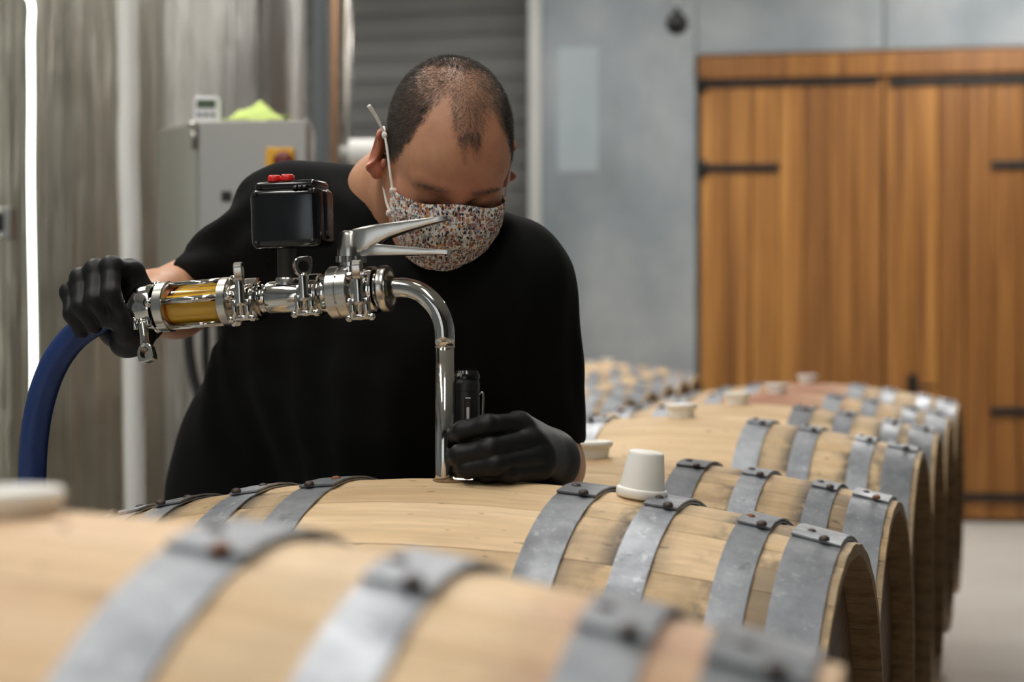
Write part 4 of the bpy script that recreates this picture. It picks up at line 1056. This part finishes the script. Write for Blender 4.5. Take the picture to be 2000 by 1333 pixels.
for s in (-1, 1):
    wb = np.exp(-((cen[:,0]-s*.032)/.019)**4-((cen[:,2]-.0165-.10*(.032-np.abs(cen[:,0])))/.0036)**2)*(cen[:,1] < -.06)*(s*cen[:,0] > 0)
    v2, f2_, r2 = strands(wb, 420, .004, .0075, lambda q: np.array([s*1., 0, -.25]), .00016, .8)
    gc = np.zeros((len(v2), 4)); gc[:,:3] = .12
    add('eyebrow', (toworld(v2, HM), [tuple(q) for q in f2_]), HAIR, man, colattr={'grey': gc})

# ---- t-shirt
f = Field((-.68, 2.14, .60), (.26, 3.06, 1.38), .0056)
D = f.cap(RS+lat*.050+spine*.02, RH-lat*.010, .082, .122)
D = smin(D, f.cap(LS-lat*.05+spine*.02, LH+lat*.03, .092, .135), .09)
D = smin(D, f.cap(NECK+spine*.045+Vector((0,.02,-.01)), (RS+LS)*.5+spine*.25, .085, .12), .08)
D = smin(D, f.cap(W(830, 640, 2.43), W(800, 960, 2.58), .105, .13), .09)                  # cloth hanging from the chest
D = smin(D, f.cap(W(985, 640, 2.44), W(960, 960, 2.60), .085, .10), .07)
D = smin(D, f.cap(W(530, 880, 2.78), W(515, 1090, 2.78), .125, .140), .06)
for k in range(2): D = smin(D, f.cap((RS, LS)[k]+Vector((0,0,.004)), NECK+(LS-RS)*(.06 if k else -.05)+Vector((0, .03, -.024)), .060, .056), .05)   # shoulders to neck
# sleeves
rs_end = RS+(RE-RS)*.90
slv = f.chain([RS, RS+(RE-RS)*.5+Vector((0,0,-.004)), rs_end+Vector((-.004, 0, .006))], [.066, .058, .049], .02)
rd = (RE-RS).normalized(); hem_n = Vector((-1., .30, -.02))
hem_p = W(356, 520, 2.58)
inner = f.cap(RS+(RE-RS)*.62+Vector((0,0,-.004)), RE, .040, .040)
slv = smax(slv, f.plane(hem_p, hem_n), .006)
slv = smax(slv, -np.maximum(inner, -(f.plane(hem_p-Vector(hem_n).normalized()*.035, hem_n))), .003)
D = smin(D, slv, .05)
ls_end = LS+(LE-LS)*1.0
slv = f.chain([LS+Vector((.002,0,0)), LS+(LE-LS)*.42+Vector((.006,0,-.004)), ls_end+Vector((.0, 0, 0))], [.072, .062, .060], .02)
hem_n2 = Vector((-.12, -.05, -1)); hem_p2 = W(1120, 866, 2.46)
slv = smax(slv, f.plane(hem_p2, hem_n2), .006)
inner = f.cap(LS+(LE-LS)*.6, LE+(LE-LS)*.2, .048, .050)
slv = smax(slv, -np.maximum(inner, -(f.plane(hem_p2-Vector(hem_n2).normalized()*.03, hem_n2))), .003)
D = smin(D, slv, .05)
# folds of the cloth
def folds(org, along, across, freq, amp, wave, cen, rad):
    a = f.plane(org, along); c = f.plane(org, across)
    w = np.exp(-(((f.X-cen[0])**2+(f.Y-cen[1])**2+(f.Z-cen[2])**2)/np.float32(rad*rad)))
    return (amp*w*np.sin(freq*(c+wave*np.sin(a*9.)))).astype(np.float32)
D = D+folds(RS, rd, Vector((.3, .2, 1)), 130, .0040, .04, (RS+RE)*.5, .17)
D = D+folds(NECK, spine, lat, 70, .0045, .05, W(640, 700, 2.45), .24)
D = D+folds(LS, (LE-LS), Vector((1,.3,.4)), 120, .0035, .04, (LS+LE)*.5, .16)
D = D+folds(RS, Vector((1,0,-.4)), Vector((.4,.3,1)), 95, .0035, .05, W(560, 560, 2.4), .18)
# neck opening and its ribbed edge
nd = ((HO-NECK).normalized()*.75+Vector((-.30, -.12, .55))).normalized(); NO = NECK+Vector((.016, .004, -.010))
hole = f.cap(NO-nd*.03, NO+nd*.25, .057, .064)
D = smax(D, -hole, .006)
D = smin(D, smax(f.torus(NO+nd*.004, nd, .061, .0045), D-.010, .004), .004)
for Pb, Rb_ in ((TOPS[0], .345), (TOPS[1], .333)): D = smax(D, -(f.barrel(Pb, ANG, Rb_, .464)-.008), .004)
SV, SF = f.mesh(D)
add('t_shirt', (SV, [tuple(q) for q in SF]), SHIRT, man)['label'] = 'black cotton t-shirt'

# ---- trousers and shoes
f = Field((-.86, 2.40, .04), (-.12, 3.22, .95), .011)
D = smin(f.chain([RH, RK, RF], [.088, .072, .058], .02), f.chain([LH+Vector((-.05,.0,0)), LK, LF], [.088, .072, .058], .02), .02)
D = smin(D, f.cap(RH, LH+Vector((-.05,0,0)), .092), .02)
D = np.maximum(D, f.plane((0,0,.075), (0,0,-1)))
for Pb, Rb_ in ((TOPS[0], .345), (TOPS[1], .333)): D = smax(D, -(f.barrel(Pb, ANG, Rb_, .464)-.012), .01)
TV, TF = f.mesh(D); add('trousers', (TV, [tuple(q) for q in TF]), JEANS, man)['label'] = 'dark trousers'
for P_ in (RF, LF):
    f = Field((P_.x-.09, P_.y-.24, -.01), (P_.x+.09, P_.y+.12, .16), .006)
    D = smin(f.ell((P_.x, P_.y-.10, .035), (.048, .12, .045)), f.ell((P_.x, P_.y+.01, .06), (.042, .06, .07)), .03)
    D = np.maximum(D, f.plane((0,0,.002), (0,0,-1))); v_, q_ = f.mesh(D); add('shoe', (v_, [tuple(q) for q in q_]), SHOE, man)

# ---- glove in the fist at picture left
G0 = W(212, 606, 2.222); ga = (W(262, 594, 2.205)-W(140, 650, 2.236)).normalized(); gb = (Vector((0,0,1))-ga*ga.z).normalized(); gc_ = ga.cross(gb)
if gc_.y > 0: gc_ = -gc_                       # towards the camera
def GP(s, r, ang): return G0+ga*s+(gc_*math.cos(R_(ang))+gb*math.sin(R_(ang)))*r
lo = np.min([A(G0), A(RWR)], 0)-.10; hi = np.max([A(G0), A(RWR)], 0)+.10
f = Field(lo, hi, .0019)
D = None
fing = [(.0330, .96, 0), (.0112, 1.03, 2), (-.0108, 1.00, 0), (-.0312, .84, -6)]
for i, (s, k, da) in enumerate(fing):
    pts = [GP(s*1.0, .050*k, 126+da), GP(s*1.03, .0490*k, 68+da), GP(s, .0400*k, 12), GP(s*.95, .0330, -32)]
    d = f.chain(pts, [.0135*k, .0128*k, .0120*k, .0105*k], .006)
    d = smin(d, f.cap(pts[1], pts[1]+(pts[1]-G0).normalized()*.001, .0138*k), .006)
    D = d if D is None else smin(D, d, .0045)
palm = None
for s, k, da in fing:
    d = f.cap(GP(s, .049*k, 124), GP(s*.8+.004, .040, 196), .0155, .019); palm = d if palm is None else smin(palm, d, .02)
palm = smin(palm, f.cap(GP(.022, .046, 205), GP(.028, .044, 262), .020, .019), .02)
D = smin(D, palm, .010)
D = smin(D, f.chain([GP(.006, .045, 215), GP(.020, .045, 262), GP(.026, .042, 292), GP(.028, .038, 316)], [.019, .0175, .0145, .0115], .008), .010)   # thumb under the grip
D = smin(D, f.cap(GP(-.018, .044, 205), GP(.004, .046, 268), .020, .017), .02)
wr0 = GP(.004, .050, 190); wdir = (RE-wr0).normalized()
cuff = f.cap(wr0, wr0+wdir*.10, .034, .0335)
D = smin(D, cuff, .03)
D = smax(D, f.plane(wr0+wdir*.052, wdir), .004)
gv, gf = f.mesh(D)
add('glove', (gv, [tuple(q) for q in gf]), GLOVE, man)['label'] = 'black rubber glove gripping the hose end'

# ---- glove holding the torch
f = Field(A(W(862, 960, 2.02))-np.array([.005,.03,.012]), A(W(1135, 790, 2.30))+np.array([.03,.0,.02]), .0019)
def ch4(a, r): return f.chain([W(*p) for p in a], r, .006)
D = ch4([(1014, 832, 2.105), (952, 832, 2.068), (905, 843, 2.076), (890, 852, 2.096)], [.0150, .0130, .0124, .0108])
D = smin(D, ch4([(1034, 864, 2.096), (957, 878, 2.054), (899, 890, 2.066), (885, 894, 2.092)], [.0150, .0132, .0124, .0110]), .0008)
D = smin(D, ch4([(1048, 893, 2.092), (968, 908, 2.050), (913, 916, 2.064), (899, 917, 2.090)], [.0145, .0126, .0116, .0102]), .0008)
D = smin(D, ch4([(1054, 918, 2.096), (994, 926, 2.060), (950, 928, 2.068), (934, 928, 2.084)], [.0135, .0106, .0096, .0086]), .0008)
pl = f.cap(W(1012, 834, 2.110), W(1072, 890, 2.19), .0190, .029)
pl = smin(pl, f.cap(W(1036, 866, 2.105), W(1074, 897, 2.185), .0190, .029), .02)
pl = smin(pl, f.cap(W(1050, 890, 2.105), W(1072, 905, 2.185), .0185, .027), .02)
pl = smin(pl, f.cap(W(1056, 908, 2.108), W(1072, 910, 2.185), .0155, .024), .02)
D = smin(D, pl, .007)
D = smin(D, f.chain([W(1060, 893, 2.165), W(1000, 880, 2.165), W(945, 868, 2.158), W(915, 862, 2.150)], [.022, .0155, .0130, .0115], .008), .012)   # thumb behind the torch
wd = (LE-LWR).normalized()
D = smin(D, f.cap(W(1070, 901, 2.185), LWR+wd*.08, .0315, .033), .02)
D = smax(D, f.plane(LWR+wd*.05, wd), .004)
gv, gf = f.mesh(D)
add('glove', (gv, [tuple(q) for q in gf]), GLOVE, man)['label'] = 'black rubber glove holding the torch'

# ---- face mask of floral cotton: a pleated sheet wrapped round nose, cheeks and chin (head coordinates)
nu, nv = 60, 48; MV, MUV = [], []
prof_c = [(0.00, -.1075, .004), (.14, -.1195, -.013), (.30, -.1285, -.034), (.48, -.1245, -.060), (.64, -.1135, -.087), (.80, -.098, -.112), (.92, -.080, -.127), (1., -.066, -.134)]   # v, y, z on the midline
prof_s = [(0.00, -.056, -.022), (.14, -.056, -.031), (.30, -.055, -.043), (.48, -.052, -.056), (.64, -.045, -.073), (.80, -.042, -.088), (.92, -.038, -.098), (1., -.035, -.104)]
half = [(0., .0725), (.3, .0735), (.55, .068), (.75, .060), (.9, .049), (1., .040)]
ip = lambda tab, v, k: float(np.interp(v, [t[0] for t in tab], [t[k] for t in tab]))
for layer in (0, 1):
    for j in range(nv):
        v = j/(nv-1)
        pl_ = 0.
        for pv in (.36, .56, .74): pl_ += .0022*np.clip((v-pv)/.008, -1, 1)*np.exp(-((v-pv)/.07)**2)
        for i in range(nu):
            u = i/(nu-1)*2-1; au = abs(u)
            w = (1-au**2.3)**.85
            y = ip(prof_s, v, 1)*(1-w)+ip(prof_c, v, 1)*w; z = ip(prof_s, v, 2)*(1-w)+ip(prof_c, v, 2)*w
            x = math.sin(u*math.pi/2*.92)/math.sin(math.pi/2*.92)*ip(half, v, 1)
            y -= pl_*(1-.3*au); y += .0012*math.sin(u*17+v*9)*math.sin(v*23)
            z += .0045*math.exp(-((au-.42)/.2)**2)*max(0, 1-v*6)*-1
            if au > .9: x *= 1+.018*math.sin(v*60)*(au-.9)/.1; y += .004*(au-.9)/.1
            off = .0022 if layer else 0
            MV.append((x*(1-off*4), y+off, z)); MUV.append((u*.62+.5, v*.56))
n = nu*nv; MF = []
for j in range(nv-1):
    for i in range(nu-1):
        a = j*nu+i; MF.append((a, a+nu, a+nu+1, a+1)); MF.append((n+a, n+a+1, n+a+nu+1, n+a+nu))
rim = [i for i in range(nu)]+[j*nu+nu-1 for j in range(1, nv)]+[(nv-1)*nu+i for i in range(nu-2, -1, -1)]+[j*nu for j in range(nv-2, 0, -1)]
for i in range(len(rim)):
    a, b = rim[i], rim[(i+1) % len(rim)]; MF.append((a, b, n+b, n+a))
mask = add('face_mask', (toworld(np.array(MV), HM), MF), FLORAL, man, uv=MUV); mask['label'] = 'cotton face mask with a small floral print'
for s in (-1, 1):
    def hp_(*p): return HM @ Vector((s*p[0], p[1], p[2]))
    for (z0, z1) in ((-.022, -.026), (-.066, -.060)):
        kn = hp_(.0735 if z0 > -.03 else .069, -.053 if z0 > -.03 else -.044, z0)
        add('knotted_corner', xf(box((-.0045, -.003, -.004), (.0045, .003, .004), .002, 2), Matrix.Translation(kn) @ HM3.to_4x4()), CORD, mask)
    add('ear_loop', tube(catmull([hp_(.0740, -.054, -.022), hp_(.0785, -.034, -.004), hp_(.0820, -.012, .012), hp_(.0845, .004, .0215), hp_(.0845, .016, .024), hp_(.0815, .032, .012), hp_(.0790, .038, -.012), hp_(.0765, .026, -.044), hp_(.0735, .000, -.056), hp_(.0700, -.026, -.066), hp_(.0660, -.044, -.066)], 6), .0017, 10), CORD, mask)
    if s < 0:
        add('loop_end', tube(catmull([hp_(.0850, .006, .0225), hp_(.0930, .014, .034), hp_(.1010, .020, .044), hp_(.1085, .024, .052)], 4), [.0018]*4+[.0024]*5+[.0028]*4, 10), CORD, mask)
        add('loop_knot', lathe([(-.005, .0015), (-.002, .0036), (.002, .0036), (.005, .0015)], 12, frame_from(hp_(.0850, .004, .0215), hp_(.088, .010, .028))), CORD, mask)
